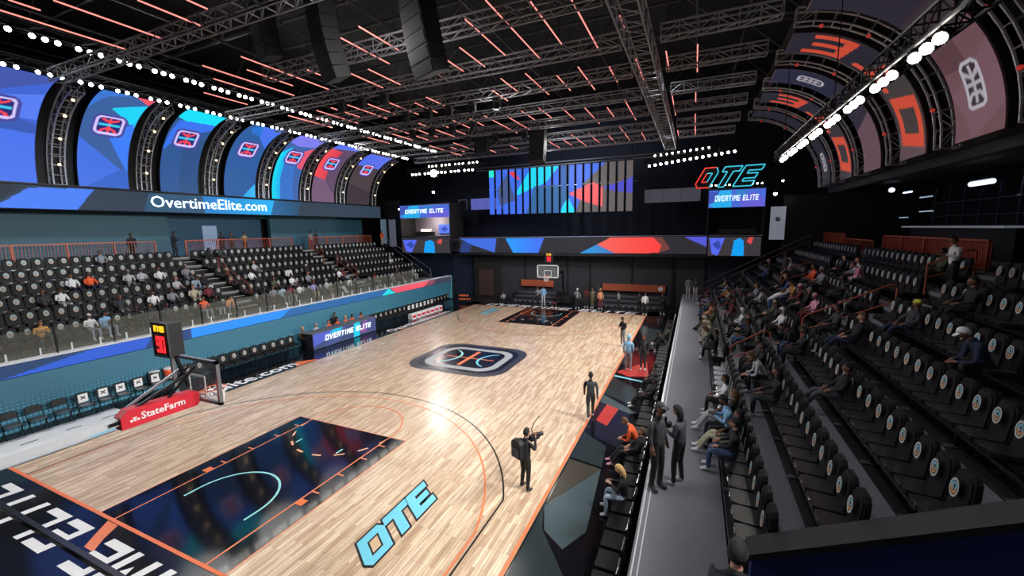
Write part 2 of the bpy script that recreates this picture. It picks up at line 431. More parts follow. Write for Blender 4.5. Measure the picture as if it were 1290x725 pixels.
# glass guard panels along the ledge
k = 0
y = -2.6
while y < 24.0:
    g = empty('glass_rail_panel', (-11.15, y, 2.5), 0, f'clear guard glass panel on the white ledge, {ordn(k)} from the near end', 'glass panel', 'glass guard panels above the blue wall')
    s = MB(); s.box((0, .85, .5), (.02, 1.62, 1.0), RAILGLASS); s.build('pane', g)
    s = MB(); s.box((0, 0, .5), (.04, .04, 1.0), DARKMETAL); s.build('post', g)
    for q in (.4, 1.25):
        s = MB(); s.box((.03, q, .16), (.03, .05, .3), LIGHTGREY); s.box((.03, q, .02), (.05, .2, .03), LIGHTGREY); s.build('clamp', g)
    y += 1.7; k += 1
s = MB(); s.box((-11.2, 30.15, 1.25), (.5, .12, 2.5), mat('teal_wall_end', (92, 165, 180), .5)); struct(s, 'trim_2')

# ------------------------------------------------------------------ court
CW, CL = 7.62, 28.65
s = MB(); s.box((0, CL / 2, .012), (2 * CW + .1, CL + .1, .024), WOOD)
court = struct(s, 'floor_court', 'pale maple basketball court')
ZT = .024
def decal(name, fn, label=None):
    q = MB(); fn(q); o = q.build(name, court)
    if label: o['label'] = label
    return o
def ring(mb, c, r0_, r1_, a0, a1, z, m, n=64, ell=1):
    for i in range(n):
        t0 = a0 + (a1 - a0) * i / n; t1 = a0 + (a1 - a0) * (i + 1) / n
        mb.poly([(c[0] + r * math.cos(t), c[1] + r * math.sin(t) * ell, z) for r, t in ((r0_, t0), (r1_, t0), (r1_, t1), (r0_, t1))], m)
def rect(mb, x0, y0, x1, y1, z, m): mb.poly([(x0, y0, z), (x1, y0, z), (x1, y1, z), (x0, y1, z)], m)
LO = mat('orange_line_paint', (222, 122, 78), .3, noise=.08); LK = mat('black_line_paint', (40, 34, 36), .3)
KPOS = [(0, 1), (CL, -1)]
for (yb, sg) in KPOS:
    Yk = lambda v: yb + sg * v
    def rr(mb, x0, v0, x1, v1, z, m):
        a, b = sorted((Yk(v0), Yk(v1))); rect(mb, x0, a, x1, b, z, m)
    decal('key_paint', lambda q: rr(q, -2.44, .03, 2.44, 5.79, ZT + .002, KEYBLACK), 'black painted key')
    def keylines(q):
        z = ZT + .004
        for sx in (-1, 1):
            a, b = sorted((sx * 1.83, sx * 1.78)); rr(q, a, 0, b, 5.79, z, LO)
            a, b = sorted((sx * 1.83, sx * 2.05)); rr(q, a, 2.13, b, 2.35, z, ORANGE)
            for v in (2.65, 3.5, 4.4, 5.2):
                rr(q, a, v, b, v + .05, z, LO)
            a, b = sorted((sx * 2.44, sx * 2.47)); rr(q, a, 0, b, 5.79, z, LO)
        rr(q, -2.44, 5.77, 2.44, 5.79, z, LO)
        cy = Yk(5.79)
        if sg > 0: ring(q, (0, cy), 1.78, 1.83, 0, PI, z, LO)
        else: ring(q, (0, cy), 1.78, 1.83, PI, 2 * PI, z, LO)
        for i in range(8):     # broken half of the free throw circle
            a = (PI if sg > 0 else 0) + PI * (i + .35) / 8
            ring(q, (0, cy), 1.77, 1.84, a, a + PI / 18, z, mat('pale_orange_paint', (232, 170, 130), .4), 3)
        for x in (-.9, .9):
            rr(q, x - .03, 4.35, x + .03, 4.6, z, CYAN2)
    decal('key_lines', keylines, 'orange key lines')
    def noc(q):
        z = ZT + .004; cy = Yk(1.575)
        if sg > 0: ring(q, (0, cy), 1.18, 1.24, 0, PI, z, CYAN2)
        else: ring(q, (0, cy), 1.18, 1.24, PI, 2 * PI, z, CYAN2)
        for sx in (-1, 1): a, b = sorted((sx * 1.18, sx * 1.24)); rr(q, a, 1.22, b, 1.575, z, CYAN2)
    decal('restricted_arc', noc, 'pale cyan restricted arc')
    def tp(q, R, xc, m, wd):
        z = ZT + .003; v = 1.575 + math.sqrt(R * R - xc * xc)
        for sx in (-1, 1): a, b = sorted((sx * xc, sx * (xc - wd))); rr(q, a, .03, b, v, z, m)
        a0 = math.asin((v - 1.575) / R)
        if sg > 0: ring(q, (0, Yk(1.575)), R - wd, R, a0, PI - a0, z, m, 90)
        else: ring(q, (0, Yk(1.575)), R - wd, R, PI + a0, 2 * PI - a0, z, m, 90)
    decal('three_point_line', lambda q: tp(q, 7.24, 6.71, LK, .05), 'black outer three point line')
    decal('three_point_line', lambda q: tp(q, 6.75, 6.6, LO, .05), 'orange inner three point line')
def bl(q):
    z = ZT + .005
    rect(q, -CW - .05, -.05, CW + .05, .03, z, ORANGE); rect(q, -CW - .05, CL - .02, CW + .05, CL + .05, z, LO)
    rect(q, CW - .03, 0, CW + .05, CL, z, LO); rect(q, -CW - .05, 0, -CW, CL, z, LK)
    rect(q, -CW, CL / 2 - .025, CW, CL / 2 + .025, z - .004, mat('faint_line_paint', (150, 112, 88), .3))
decal('boundary_line', bl, 'orange boundary lines')
# centre emblem
def rpoly(hx, hy, r, n=12):
    out = []
    for cx, cy, a in ((hx - r, hy - r, 0), (-hx + r, hy - r, PI / 2), (-hx + r, -hy + r, PI), (hx - r, -hy + r, 1.5 * PI)):
        for i in range(n + 1): t = a + PI / 2 * i / n; out.append((cx + r * math.cos(t), cy + r * math.sin(t)))
    return out
def emblem(q):
    cy = CL / 2; f = lambda P, z: [(x, cy + y_, z) for x, y_ in P]; z = ZT + .002
    q.poly(f(rpoly(2.8, 2.42, 1.3), z), mat('emblem_charcoal', (58, 56, 60), .3, noise=.1))
    q.poly(f(rpoly(2.42, 2.04, 1.1), z + .001), mat('emblem_black', (24, 24, 28), .25))
    q.poly(f(rpoly(2.12, 1.74, .95), z + .002), mat('emblem_grey', (160, 164, 166), .35, noise=.08))
    q.poly(f(rpoly(1.74, 1.36, .7), z + .003), mat('emblem_inner_black', (20, 20, 24), .2))
    z += .004
    rect(q, -1.45, cy - .05, 1.45, cy + .05, z, ORANGE); rect(q, -.11, cy - 1.2, .11, cy + 1.2, z + .001, ORANGE)
    for sx in (-1, 1):
        n = 24
        for i in range(n):
            P = []
            for t_, k_ in ((i, 0), (i, 1), (i + 1, 1), (i + 1, 0)):
                a = -1.25 + 2.5 * t_ / n; wd = .04 + .1 * abs(math.cos(a))
                rr_ = 1.12 - (wd if k_ else 0)
                x = sx * (1.62 - rr_ * math.cos(a) * .95); P.append((x, cy + rr_ * math.sin(a) * 1.0, z + .001))
            q.poly(P, CYAN2 if sx < 0 else CYAN)
decal('court_logo', emblem, 'rounded basketball emblem at centre court')
# OTE wordmark along each end
def ote(q, X0, Ya, Yb, hgt):
    # reading runs along +Y, letter tops towards -X
    ps = {'O': [[(0, .22), (.22, 0), (1.0, 0), (1, .78), (.78, 1), (0, 1)]],
          'T': [[(0, 1), (1.08, 1), (1.08, .72), (.72, .72), (.72, 0), (.36, 0), (.36, .72), (0, .72)]],
          'E': [[(0, 0), (1, 0), (1, .26), (.36, .26), (.36, .38), (.9, .38), (.9, .62), (.36, .62), (.36, .74), (1, .74), (1, 1), (0, 1)]]}
    wd = .85; z = ZT + .003
    def T(p, o, k=0): a, b = p; return (X0 - b * hgt, Ya + (o + a * .95) * wd + b * .5, z + k)
    def grow(P, d):
        cx = sum(p[0] for p in P) / len(P); n = len(P); out = []
        A = sum(P[i][0] * P[(i + 1) % n][1] - P[(i + 1) % n][0] * P[i][1] for i in range(n)); sg_ = 1 if A > 0 else -1
        for i in range(n):
            p0, p1, p2 = Vector(P[i - 1]), Vector(P[i]), Vector(P[(i + 1) % n])
            n1 = (p1 - p0).normalized(); n2 = (p2 - p1).normalized()
            a = Vector((n1.y, -n1.x)) * sg_; b = Vector((n2.y, -n2.x)) * sg_
            v_ = (a + b); v_ = v_ / max(.4, v_.length_squared) * 2
            out.append(tuple(p1 + v_ * d))
        return out
    for ch, o in (('O', 0), ('T', .96), ('E', 1.96)):
        for P in ps[ch]:
            q.poly([T(p, o) for p in grow(P, .07)], LK)
            q.poly([T(p, o, .001) for p in P], CYAN)
        if ch == 'O':
            I = [(.36, .3), (.66, .3), (.66, .68), (.36, .68)]
            q.poly([T(p, o, .002) for p in grow(I, .06)], LK); q.poly([T(p, o, .003) for p in I], mat('bare_maple', (208, 178, 144), .3))
decal('court_lettering', lambda q: ote(q, 5.07, 1.2, 4.3, .76), 'blue OTE letters outlined in black, near end')
decal('court_lettering', lambda q: ote(q, -4.45, 24.8, 27.6, .75), 'blue OTE letters, far end')

# black aprons and their print
s = MB()
s.box((0, -1.6, .008), (2 * 8.6, 3.1, .016), GLOSSBLACK); s.box((0, CL + 1.0, .008), (2 * 8.6, 1.9, .016), GLOSSBLACK)
s.box((8.95, CL / 2, .008), (2.5, CL + 4, .016), GLOSSBLACK); s.box((-9.35, 16.9, .008), (3.3, 26.5, .016), GLOSSBLACK)
apron = struct(s, 'floor_apron', 'glossy black apron round the court')
def adecal(name, fn, label):
    q = MB(); fn(q); o = q.build(name, apron); o['label'] = label
ZA = .017
WTX = mat('white_floor_lettering', (225, 225, 226), .4, noise=.08, scale=4)
adecal('apron_lettering', lambda q: block_text(q, 'OVERTIME ELITE', lambda p: (6.9 - p[0], -.32 - p[1], ZA + p[2]), 13.6, .9, WTX, .18, .16, .002), 'white OVERTIME ELITE letters on near black apron')
adecal('apron_lettering', lambda q: block_text(q, 'OVERTIME ELITE', lambda p: (-6.6 + p[0], CL + .25 + p[1], ZA + p[2]), 13.6, .95, WTX, .18, .2, .002), 'white OVERTIME ELITE letters on far black apron')
t_ = font_text('OvertimeElite.com', .62, WTX, 'apron_lettering', apron, (-7.95, 1.6, ZA), (0, 1, 0), (-1, 0, 0), width=8.6, offset=.012, th=.001); t_['label'] = 'white website lettering on black side apron'
t_ = font_text('OvertimeElite.com', .62, WTX, 'apron_lettering', apron, (-7.95, 17.6, ZA), (0, 1, 0), (-1, 0, 0), width=7.5, offset=.012, th=.001); t_['label'] = 'white website lettering on far side apron'
def orcorner(q):
    q.poly([(-1.9, -.06, ZA), (-1.45, -.06, ZA), (-1.2, -.42, ZA), (-.9, -.72, ZA), (-1.3, -.72, ZA), (-1.6, -.4, ZA)], ORANGE)
    q.poly([(-8.5, 10.4, ZA), (-7.75, 11.3, ZA), (-7.75, 9.9, ZA)], ORANGE)
    q.poly([(-8.3, 18.2, ZA), (-7.75, 19, ZA), (-7.75, 18.6, ZA)], ORANGE)
adecal('apron_print', orcorner, 'orange corner marks on black apron')
G1 = mat('apron_dark_green', (36, 46, 48), .2); G2 = mat('apron_teal_grey', (62, 76, 80), .25); G3 = mat('apron_red', (176, 50, 42), .3); G4 = mat('apron_khaki', (58, 54, 44), .25); G5 = mat('apron_cyan', (120, 190, 205), .3); G6 = mat('apron_blue_black', (26, 28, 44), .15)
def tri(q):
    P = lambda L, m: q.poly([(x, y, ZA + .0008 * len(q.f)) for x, y in L], m)
    P([(7.72, 4.5), (8.7, 6.6), (8.9, 4.0), (8.55, 3.3), (8.0, 3.7)], G2)
    P([(7.72, 4.4), (7.95, 3.7), (9.9, 1.2), (9.9, 0), (7.72, -1)], G1)
    P([(7.72, 6.8), (8.7, 6.6), (7.75, 4.6)], G4)
    P([(7.72, 8.6), (8.6, 7.9), (8.7, 6.7), (7.72, 6.9)], G1)
    P([(7.72, 11.2), (8.9, 10.6), (9.2, 7.8), (8.1, 8.4)], G6)
    P([(7.72, 12.0), (9.2, 10.7), (8.95, 10.55), (7.72, 11.25)], G2)
    P([(8.0, 11.1), (8.5, 10.8), (8.35, 9.3), (7.9, 9.6)], G3)
    P([(7.72, 14.2), (8.9, 13.1), (9.0, 11.3), (7.72, 12.1)], G1)
    P([(7.72, 14.3), (9.4, 13.9), (9.4, 14.05), (7.72, 14.5)], G5)
    P([(7.72, 15.0), (8.9, 17.0), (9.2, 14.8), (8.3, 14.5)], G3)
    P([(7.72, 25), (9.3, 24), (9.3, 19), (8.4, 20)], G1); P([(7.72, 19), (8.4, 20), (8.9, 18.5)], G4)
adecal('apron_print', tri, 'angular dark green, grey and red print on right apron')
s = MB(); 
s.box((-8.98, .9, .02), (2.45, 5.2, .04), mat('pale_grey_decking', (186, 190, 196), .45, noise=.06, scale=1.5))
pl = struct(s, 'floor_decking', 'pale grey floor decking left of the court')
s = MB()
for y_ in (-1.2, -.2, .9, 2.0, 3.0): s.box((-9.35, y_, .042), (.06, .42, .004), DARKMETAL)
s.build('slot', pl)['label'] = 'dark slots cut in the decking'
s = MB(); s.poly([(-8.55, 1.7, .043), (-7.78, 1.9, .043), (-7.78, 3.3, .043), (-8.2, 3.3, .043)], CYAN); s.build('corner_print', pl)['label'] = 'pale cyan corner patch'
# low black cable cover near baseline
s = MB(); s.prism([(-.09, 0), (.09, 0), (.05, .07), (-.05, .07)], -8, 8, mat('black_rubber', (12, 12, 14), .25), lambda p: (p[2], -.86 + p[0], p[1] + .016))
cc = s.build('cable_cover'); tag(cc, 'long black cable cover lying across the near baseline lettering', 'cable cover')

# ================================================================== STANDS
RXk = lambda k: 12.1 + 1.07 * (k - 1)          # right stand: plane of the seat backs
RTk = lambda k: 1.5 + .54 * (k - 1)
LXk = lambda k: -16.15 - 1.2 * (k - 1)
LTk = lambda k: 2.65 + .535 * (k - 1)
RSEC = [(2.55, 11.3), (12.75, 20.9), (22.2, 30.2)]
LSEC = [(-1.6, 11.5), (13.0, 21.6), (23.2, 30.9)]
gr = empty('grandstand', (14, 14, 0), 0, 'black stepped right stand with grey carpet treads', 'grandstand')
def g_part(name, mb, par, off): 
    o = mb.build(name, par); o.location = (-off[0], -off[1], -off[2]); return o
# walkway deck
s = MB(); s.box((10.9, 14.2, 1.4), (1.16 + .3, 33.6, .2), CARPET); s.box((10.3, 14.2, .65), (.1, 33.6, 1.3), BLACK)
s.box((10.19, 14.2, 1.505), (.025, 33.6, .012), LIGHTGREY); s.box((10.28, 14.2, 1.504), (.02, 33.6, .01), LIGHTGREY)
s.box((10.16, 14.2, 1.45), (.03, 33.6, .12), STEEL)
o = tag(s.build('walkway'), 'raised grey walkway between courtside seats and right stand', 'walkway')
for k in range(1, 9):
    s = MB(); x0 = 11.6 if k == 1 else RXk(k - 1) + .22; x1 = RXk(k) + .22 if k < 8 else 24.9
    z = RTk(k)
    s.box(((x0 + x1) / 2, 16.35, z - .06), (x1 - x0, 28.5, .12), CARPET)
    s.box((x0 + .03, 16.35, z - .33), (.06, 28.5, .42), RISER)
    g_part('tread', s, gr, (14, 14, 0))
    if k < 8:
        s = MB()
        s.box((RXk(k) - .15, 16.35, z + .012), (.62, 28.2, .02), RISER)  # black strip painted in for the shade under the seats
        g_part('seat_shade_strip', s, gr, (14, 14, 0))
        for (a, b) in RSEC:
            s = MB(); s.box((RXk(k) - .2, (a + b) / 2, z + .32), (.06, b - a, .06), DARKMETAL); s.box((RXk(k) - .4, (a + b) / 2, z + .36), (.03, b - a, .05), mat('dark_glossy_rail', (60, 60, 64), .2, .7))
            g_part('seat_beam', s, gr, (14, 14, 0))
            y = a + .3
            if b < 22:
                while y < b:
                    s = MB(); s.box((RXk(k) - .3, y, z + .17), (.05, .05, .3), DARKMETAL); s.box((RXk(k) - .3, y, z + .03), (.3, .12, .03), STEEL)
                    g_part('seat_post', s, gr, (14, 14, 0)); y += 1.56
# aisle steps right
for (ya, yb) in ((11.4, 12.6), (21.0, 22.1)):
    for k in range(1, 8):
        for h in (0, 1):
            s = MB(); x = RXk(k) + .22 - .32 * (1 - h) + (-.0); z = RTk(k) + .27 * (1 if h == 0 else 0)
            if h == 0:
                s.box((x + .16, (ya + yb) / 2, RTk(k) + .135), (.34, yb - ya, .27), CARPET)
                s.box((x + .0, (ya + yb) / 2, RTk(k) + .262), (.03, yb - ya, .02), STEEL); g_part('aisle_step', s, gr, (14, 14, 0))
def handrail(name, pts_top, lab, group, m=ORANGEMETAL, r=.025, loop=True):
    e = empty(name, pts_top[0], 0, lab, 'handrail', group); o = Vector(pts_top[0])
    P = [Vector(p) - o for p in pts_top]
    s = MB(); s.path([tuple(p) for p in P], r, m, 8); s.build('rail', e)
    if loop:
        s = MB(); s.path([tuple(P[0] - Vector((0, 0, .42))), tuple(P[-1] - Vector((0, 0, .42)))], r * .85, m, 8); s.build('mid_rail', e)
    for p in (P[0], P[-1]):
        s = MB(); s.bar(tuple(p), tuple(p - Vector((0, 0, .92))), r, m, 8); s.build('post', e)
    return e
GH = 'stair handrails of the stands'
handrail('handrail', [(12.25, 12.1, 2.48), (12.4, 12.1, 2.62), (13.3, 12.1, 3.2), (13.45, 12.1, 3.12)], 'orange looped handrail at the foot of the first right aisle', GH)
handrail('handrail', [(14.35, 12.1, 3.7), (14.5, 12.1, 3.85), (16.6, 12.1, 4.95), (16.75, 12.1, 4.85)], 'orange handrail halfway up the first right aisle', GH)
handrail('handrail', [(12.1, 21.6, 2.6), (12.2, 21.6, 2.8), (13.25, 21.6, 3.38), (13.35, 21.6, 3.3)], 'orange looped handrail at the foot of the second right aisle', GH)
handrail('handrail', [(15.2, 21.3, 4.35), (15.3, 21.3, 4.5), (16.4, 21.3, 4.95), (16.5, 21.3, 4.85)], 'dim orange handrail high in the second right aisle', GH)
handrail('handrail', [(17.4, 12.1, 5.6), (18.3, 12.1, 6.05), (18.45, 12.1, 6.0)], 'orange handrail at the top of the first right aisle', GH)
handrail('handrail', [(11.5, 30.7, 2.4), (18.3, 30.7, 6.15)], 'long dark sloping handrail along the far end of the right stand', GH, mat('brown_rail', (96, 70, 56), .5))
# near end parapet of the right stand
s = MB(); CAPD = mat('charcoal_cap', (30, 30, 34), .6, noise=.15)
prof = [(11.85, 0), (11.85, 2.03), (19.4, 5.73), (19.4, 0)]
s.prism(prof, 1.95, 2.15, mat('navy_parapet', (34, 42, 96), .65, noise=.15, scale=3), lambda p: (p[0], p[2], p[1]))
pp = tag(s.build('end_parapet'), 'navy sloping end wall with charcoal cap at near end of right stand', 'parapet')
s = MB(); s.prism([(11.8, 2.02), (11.8, 2.12), (19.4, 5.84), (19.4, 5.72)], 1.86, 2.26, CAPD, lambda p: (p[0], p[2], p[1])); s.build('cap', pp)
# far end skirt of right stand
s = MB(); s.prism([(11.65, 0), (11.65, 1.3), (18.4, 5.1), (24.9, 5.2), (24.9, 0)], 30.7, 30.8, BLACK, lambda p: (p[0], p[2], p[1])); struct(s, 'wall_stand_end_right')
# left stand
gl = empty('grandstand', (-18, 14, 0), 0, 'black stepped left stand behind the blue wall', 'grandstand')
LC = mat('olive_grey_carpet', (92, 90, 84), .85, noise=.12, scale=5)
for k in range(0, 7):
    x1 = -11.37 if k == 0 else LXk(k - 1) - .22; x0 = LXk(k) - .22 if k < 6 else -24.4; z = LTk(k)
    s = MB(); s.box(((x0 + x1) / 2, 13.9, z - .06), (x1 - x0, 34.2, .12), LC if k < 1 else CARPET); s.box((x1 - .03, 13.9, z - .33), (.06, 34.2, .42), RISER)
    g_part('tread', s, gl, (-18, 14, 0))
    if k < 6:
        for (a, b) in LSEC:
            s = MB(); s.box((LXk(k) + .2, (a + b) / 2, z + .32), (.06, b - a, .06), DARKMETAL); g_part('seat_beam', s, gl, (-18, 14, 0))
NOSE = mat('pale_step_nosing', (190, 186, 176), .5)
for (ya, yb) in ((11.6, 12.9), (21.7, 23.1)):
    for k in range(0, 6):
        s = MB(); x = LXk(k) - .22
        s.box((x + .2, (ya + yb) / 2, LTk(k) + .13), (.42, yb - ya, .26), BLACK)
        s.box((x + .4, (ya + yb) / 2, LTk(k) + .25), (.05, yb - ya, .03), NOSE); s.box((x + .0, (ya + yb) / 2, LTk(k + 1) + .005), (.05, yb - ya, .03), NOSE)
        g_part('aisle_step', s, gl, (-18, 14, 0))
handrail('handrail', [(-18.3, 12.9, 5.35), (-18.0, 12.9, 5.2), (-17.5, 12.9, 4.85)], 'orange handrail near the top of the first left aisle', GH)
handrail('handrail', [(-17.3, 12.9, 4.6), (-15.4, 12.9, 3.65), (-15.25, 12.9, 3.4)], 'orange handrail low in the first left aisle', GH)
handrail('handrail', [(-20.4, 22.4, 5.9), (-19.4, 22.4, 5.4), (-19.3, 22.4, 5.2)], 'orange handrail near the top of the second left aisle', GH)
handrail('handrail', [(-18.2, 22.9, 4.9), (-16.1, 22.9, 3.75), (-16.0, 22.9, 3.5)], 'orange handrail low in the second left aisle', GH)
handrail('handrail', [(-19.6, 31.0, 6.2), (-14.0, 31.0, 3.0), (-13.95, 31.0, 2.6)], 'long grey sloping handrail at the far end of the left stand', GH, mat('grey_rail', (130, 126, 130), .45, .4))
s = MB(); s.prism([(-11.45, 0), (-11.45, 2.0), (-14.6, 2.1), (-21, 5.2), (-24.4, 5.2), (-24.4, 0)], 31.1, 31.25, BLACK, lambda p: (p[0], p[2], p[1])); struct(s, 'wall_stand_end_left')

def guard(x, ya, yb, z, h, lab, pitch=.14, m=ORANGEMETAL):
    e = empty('guard_rail', (x, ya, z), 0, lab, 'railing', 'orange guard rails behind the top rows'); L = yb - ya
    s = MB(); s.box((0, L / 2, h), (.06, L, .06), m); s.build('top_rail', e)
    s = MB(); s.box((0, L / 2, .1), (.05, L, .05), m); s.build('bottom_rail', e)
    n = max(1, round(L / 2.2))
    for i in range(n + 1):
        s = MB(); s.box((0, L * i / n, h / 2), (.08, .08, h), m); s.build('post', e)
    me = MB(); me.box((0, 0, h / 2 + .05), (.02, .02, h - .12), m); me = me.mesh('baluster')
    k = int(L / pitch)
    for i in range(1, k):
        link('baluster', me, e, (0, L * i / k, 0))
guard(-22.1, -1.5, 11.3, 5.33, 1.15, 'orange barred guard rail above the near section of the left stand')
guard(-22.1, 13.1, 21.6, 5.33, 1.15, 'orange barred guard rail above the middle section of the left stand')
guard(-22.1, 23.4, 31.5, 5.33, 1.15, 'orange barred guard rail above the far section of the left stand')
guard(19.3, 13.4, 21.3, 5.28, .98, 'orange barred guard rail behind middle section of right stand')
guard(19.3, 22.6, 26.6, 5.28, .7, 'low orange guard rail behind far section of right stand')
guard(19.3, 27.2, 31.5, 5.28, 1.0, 'short orange guard rail at far corner of right stand')
guard(19.3, 2.5, 11.2, 5.28, .98, 'orange guard rail behind the near section of the right stand', .2)
s = MB()
for (a, b) in ((13.4, 21.3), (27.2, 31.5)): s.box((19.4, (a + b) / 2, 5.78), (.03, b - a, .8), mat('orange_brown_sheet', (150, 62, 36), .6, noise=.1))
tag(s.build('banner_sheet'), 'rust orange sheeting behind the rails of the right stand', 'banner')

# ------------------------------------------------------------------ arena seats
BW = glow('badge_white', (150, 150, 150), .0); BW = mat('badge_grey_white', (190, 190, 186), .5); BC = mat('badge_cyan', (120, 190, 210), .5); BO = mat('badge_orange', (215, 150, 90), .5); BB = mat('badge_black', (26, 26, 28), .5)
def seat_parts():
    back = MB()       # rounded-top padded back, tilted; seat faces +X, back plane at x=0
    pr = [(-.22, .42), (.22, .42), (.235, .8), (.2, .96), (.12, 1.02), (-.12, 1.02), (-.2, .96), (-.235, .8)]
    T = lambda p: (-.06 + p[2] - (p[1] - .42) * .12, p[0], p[1])
    back.prism(pr, 0, .07, SEATMAT, T)
    back.prism([(a * .86, .45 + (b - .42) * .9) for a, b in pr], .07, .095, SEATMAT, T)
    pan = MB()
    pan.prism([(-.21, 0), (.21, 0), (.23, .3), (.2, .42), (-.2, .42), (-.23, .3)], 0, .07, mat('glossy_seat_vinyl', (34, 34, 38), .28, noise=.3, scale=14), lambda p: (p[1] - .0, p[0], .38 + p[2] + p[1] * .06))
    pan.prism([(-.19, 0), (.19, 0), (.19, .38), (-.19, .38)], -.05, 0, SEATPL, lambda p: (p[1] + .02, p[0], .38 + p[2] + p[1] * .06))
    hw = MB(); hw.box((.425, 0, .46), (.03, .14, .02), CHROME); hw.box((.43, 0, .435), (.012, .05, .05), CHROME)  # added bright bits that stand in for glints on the seat fronts
    stand = MB(); stand.box((-.06, .23, .36), (.12, .03, .3), DARKMETAL); stand.box((.02, .23, .2), (.05, .04, .4), DARKMETAL)
    bd = MB(); n = 16
    def E(rx, rz, o): return lambda t: (.072 + o - (.79 + .78 * rz * math.sin(t) - .42) * .12 + .03, .72 * rx * math.cos(t), .79 + .78 * rz * math.sin(t))
    def ann(a, b, m, t0=0, t1=2 * PI, N=n):
        for i in range(N):
            u_, v_ = t0 + (t1 - t0) * i / N, t0 + (t1 - t0) * (i + 1) / N; bd.poly([a(u_), b(u_), b(v_), a(v_)], m)
    bd.poly([E(.13, .165, 0)(2 * PI * i / n) for i in range(n)], BB)
    ann(E(.10, .13, .002), E(.135, .17, .002), BW)
    ann(E(.045, .07, .003), E(.085, .11, .003), BC, 0, PI, 8); ann(E(.045, .07, .003), E(.085, .11, .003), BO, PI, 2 * PI, 8)
    bd.box((.066, 0, .79), (.004, .012, .12), BW); bd.box((.066, 0, .79), (.004, .1, .012), BW)
    return back, pan, hw, stand, bd
_bk, _pn, _hw, _st, _bd = seat_parts()
ME = {'backrest': _bk.mesh('backrest'), 'seat': _pn.mesh('seat'), 'glint_bit': _hw.mesh('glint_bit'), 'support': _st.mesh('support'), 'badge': _bd.mesh('badge')}
SEATS = []
for k in range(1, 8):
    for si, (a, b) in enumerate(RSEC):
        n = int((b - a) / .5) + 1
        for i in range(n): SEATS.append(('right', k, si, i, RXk(k), a + i * .5, RTk(k), PI))
for k in range(0, 6):
    for si, (a, b) in enumerate(LSEC):
        n = int((b - a) / .5) + 1
        for i in range(n): SEATS.append(('left', k + 1, si, i, LXk(k), a + i * .5, LTk(k), 0))
def inframe(x, y, z):
    d = Vector((x, y, z)) - CP; dz = d.dot(fw)
    if dz < .5: return 0
    px = 645 + FPX * d.dot(R_) / dz; py = 362 - FPX * d.dot(U_) / dz
    if not (-12 < px < 1302 and -10 < py < 740): return 0
    return 1 / dz
ranked = sorted([q for q in SEATS if inframe(q[4], q[5], q[6] + .7) > 0], key=lambda q: -inframe(q[4], q[5], q[6] + .7))
SECN = ['near', 'middle', 'far']
for q in ranked[:300]:
    side, row, si, i, x, y, z, rz = q
    e = empty('arena_seat', (x, y, z), rz, f'black badge-backed seat {ordn(i)} from near end, {ordn(row-1)} row, {SECN[si]} section, {side} stand', 'seat', f'arena seats of the {side} stand')
    for nm in ('backrest', 'seat', 'support', 'badge', 'glint_bit'): link(nm, ME[nm], e)
rest = MB(); tmpl = MB()
for q in (_bk, _pn, _st, _bd): tmpl.add(q, Matrix.Identity(4))
for q in ranked[300:]:
    rest.add(tmpl, Matrix.Translation((q[4], q[5], q[6])) @ Matrix.Rotation(q[7], 4, 'Z'))
o = rest.build('far_arena_seats'); tag(o, 'remaining distant rows of black arena seats with round badges', 'seats', None, 'stuff')

# ------------------------------------------------------------------ courtside chairs
def chair_parts(kind):
    b, p, l = MB(), MB(), MB()
    if kind == 'padded':
        b.prism([(-.23, .5), (.23, .5), (.24, .85), (.2, .92), (-.2, .92), (-.24, .85)], 0, .06, SEATMAT, lambda q: (-.24 + q[2] - (q[1] - .5) * .15, q[0], q[1]))
        p.box((0, 0, .45), (.46, .47, .08), SEATMAT); p.box((0, 0, .4), (.42, .44, .03), SEATPL)
        for x in (-.2, .2):
            for y_ in (-.2, .2): l.bar((x, y_, .4), (x, y_, 0), .014, DARKMETAL)
        l.bar((-.2, -.2, .12), (-.2, .2, .12), .01, DARKMETAL)
        b.path([(-.26, -.2, .92), (-.28, -.1, .97), (-.28, .1, .97), (-.26, .2, .92)], .012, CHROME, 6)
    else:
        m = DARKMETAL
        for y_ in (-.21, .21):
            l.path([(.2, y_, 0), (-.18, y_, .62), (-.2, y_, .86)], .013, m, 6); l.path([(-.24, y_, 0), (.16, y_, .46)], .013, m, 6)
        l.path([(-.2, -.21, .86), (-.2, -.12, .9), (-.2, .12, .9), (-.2, .21, .86)], .013, m, 6)
        l.bar((.18, -.21, .05), (.18, .21, .05), .01, m); l.bar((-.22, -.21, .05), (-.22, .21, .05), .01, m)
        b.prism([(-.19, .66), (.19, .66), (.19, .84), (.12, .88), (-.12, .88), (-.19, .84)], 0, .02, SEATPL, lambda q: (-.2 + q[2], q[0], q[1]))
        p.prism([(-.2, -.18), (.2, -.18), (.2, .2), (.12, .24), (-.12, .24), (-.2, .2)], 0, .03, mat('grey_vinyl_seat', (70, 70, 74), .3), lambda q: (q[1], q[0], .45 + q[2]))
    return b, p, l
CH = {}
for kd in ('padded', 'folding'):
    b, p, l = chair_parts(kd); CH[kd] = (b.mesh('backrest'), p.mesh('seat'), l.mesh('legs'))
_bdc = MB(); _bdc.add(_bd, Matrix.Translation((-.26, 0, 0)) @ Matrix.Scale(.9, 4)); BDC = _bdc.mesh('badge')
_tw = MB(); _tw.prism([(-.14, .52), (.14, .52), (.14, .84), (-.14, .84)], 0, .02, WHITE, lambda q: (-.17 + q[2], q[0], q[1]))
_tw.box((-.145, 0, .7), (.006, .18, .035), BB, rx=.7); _tw.box((-.145, 0, .7), (.006, .18, .035), BB, rx=-.7); TWL = _tw.mesh('sign_card')
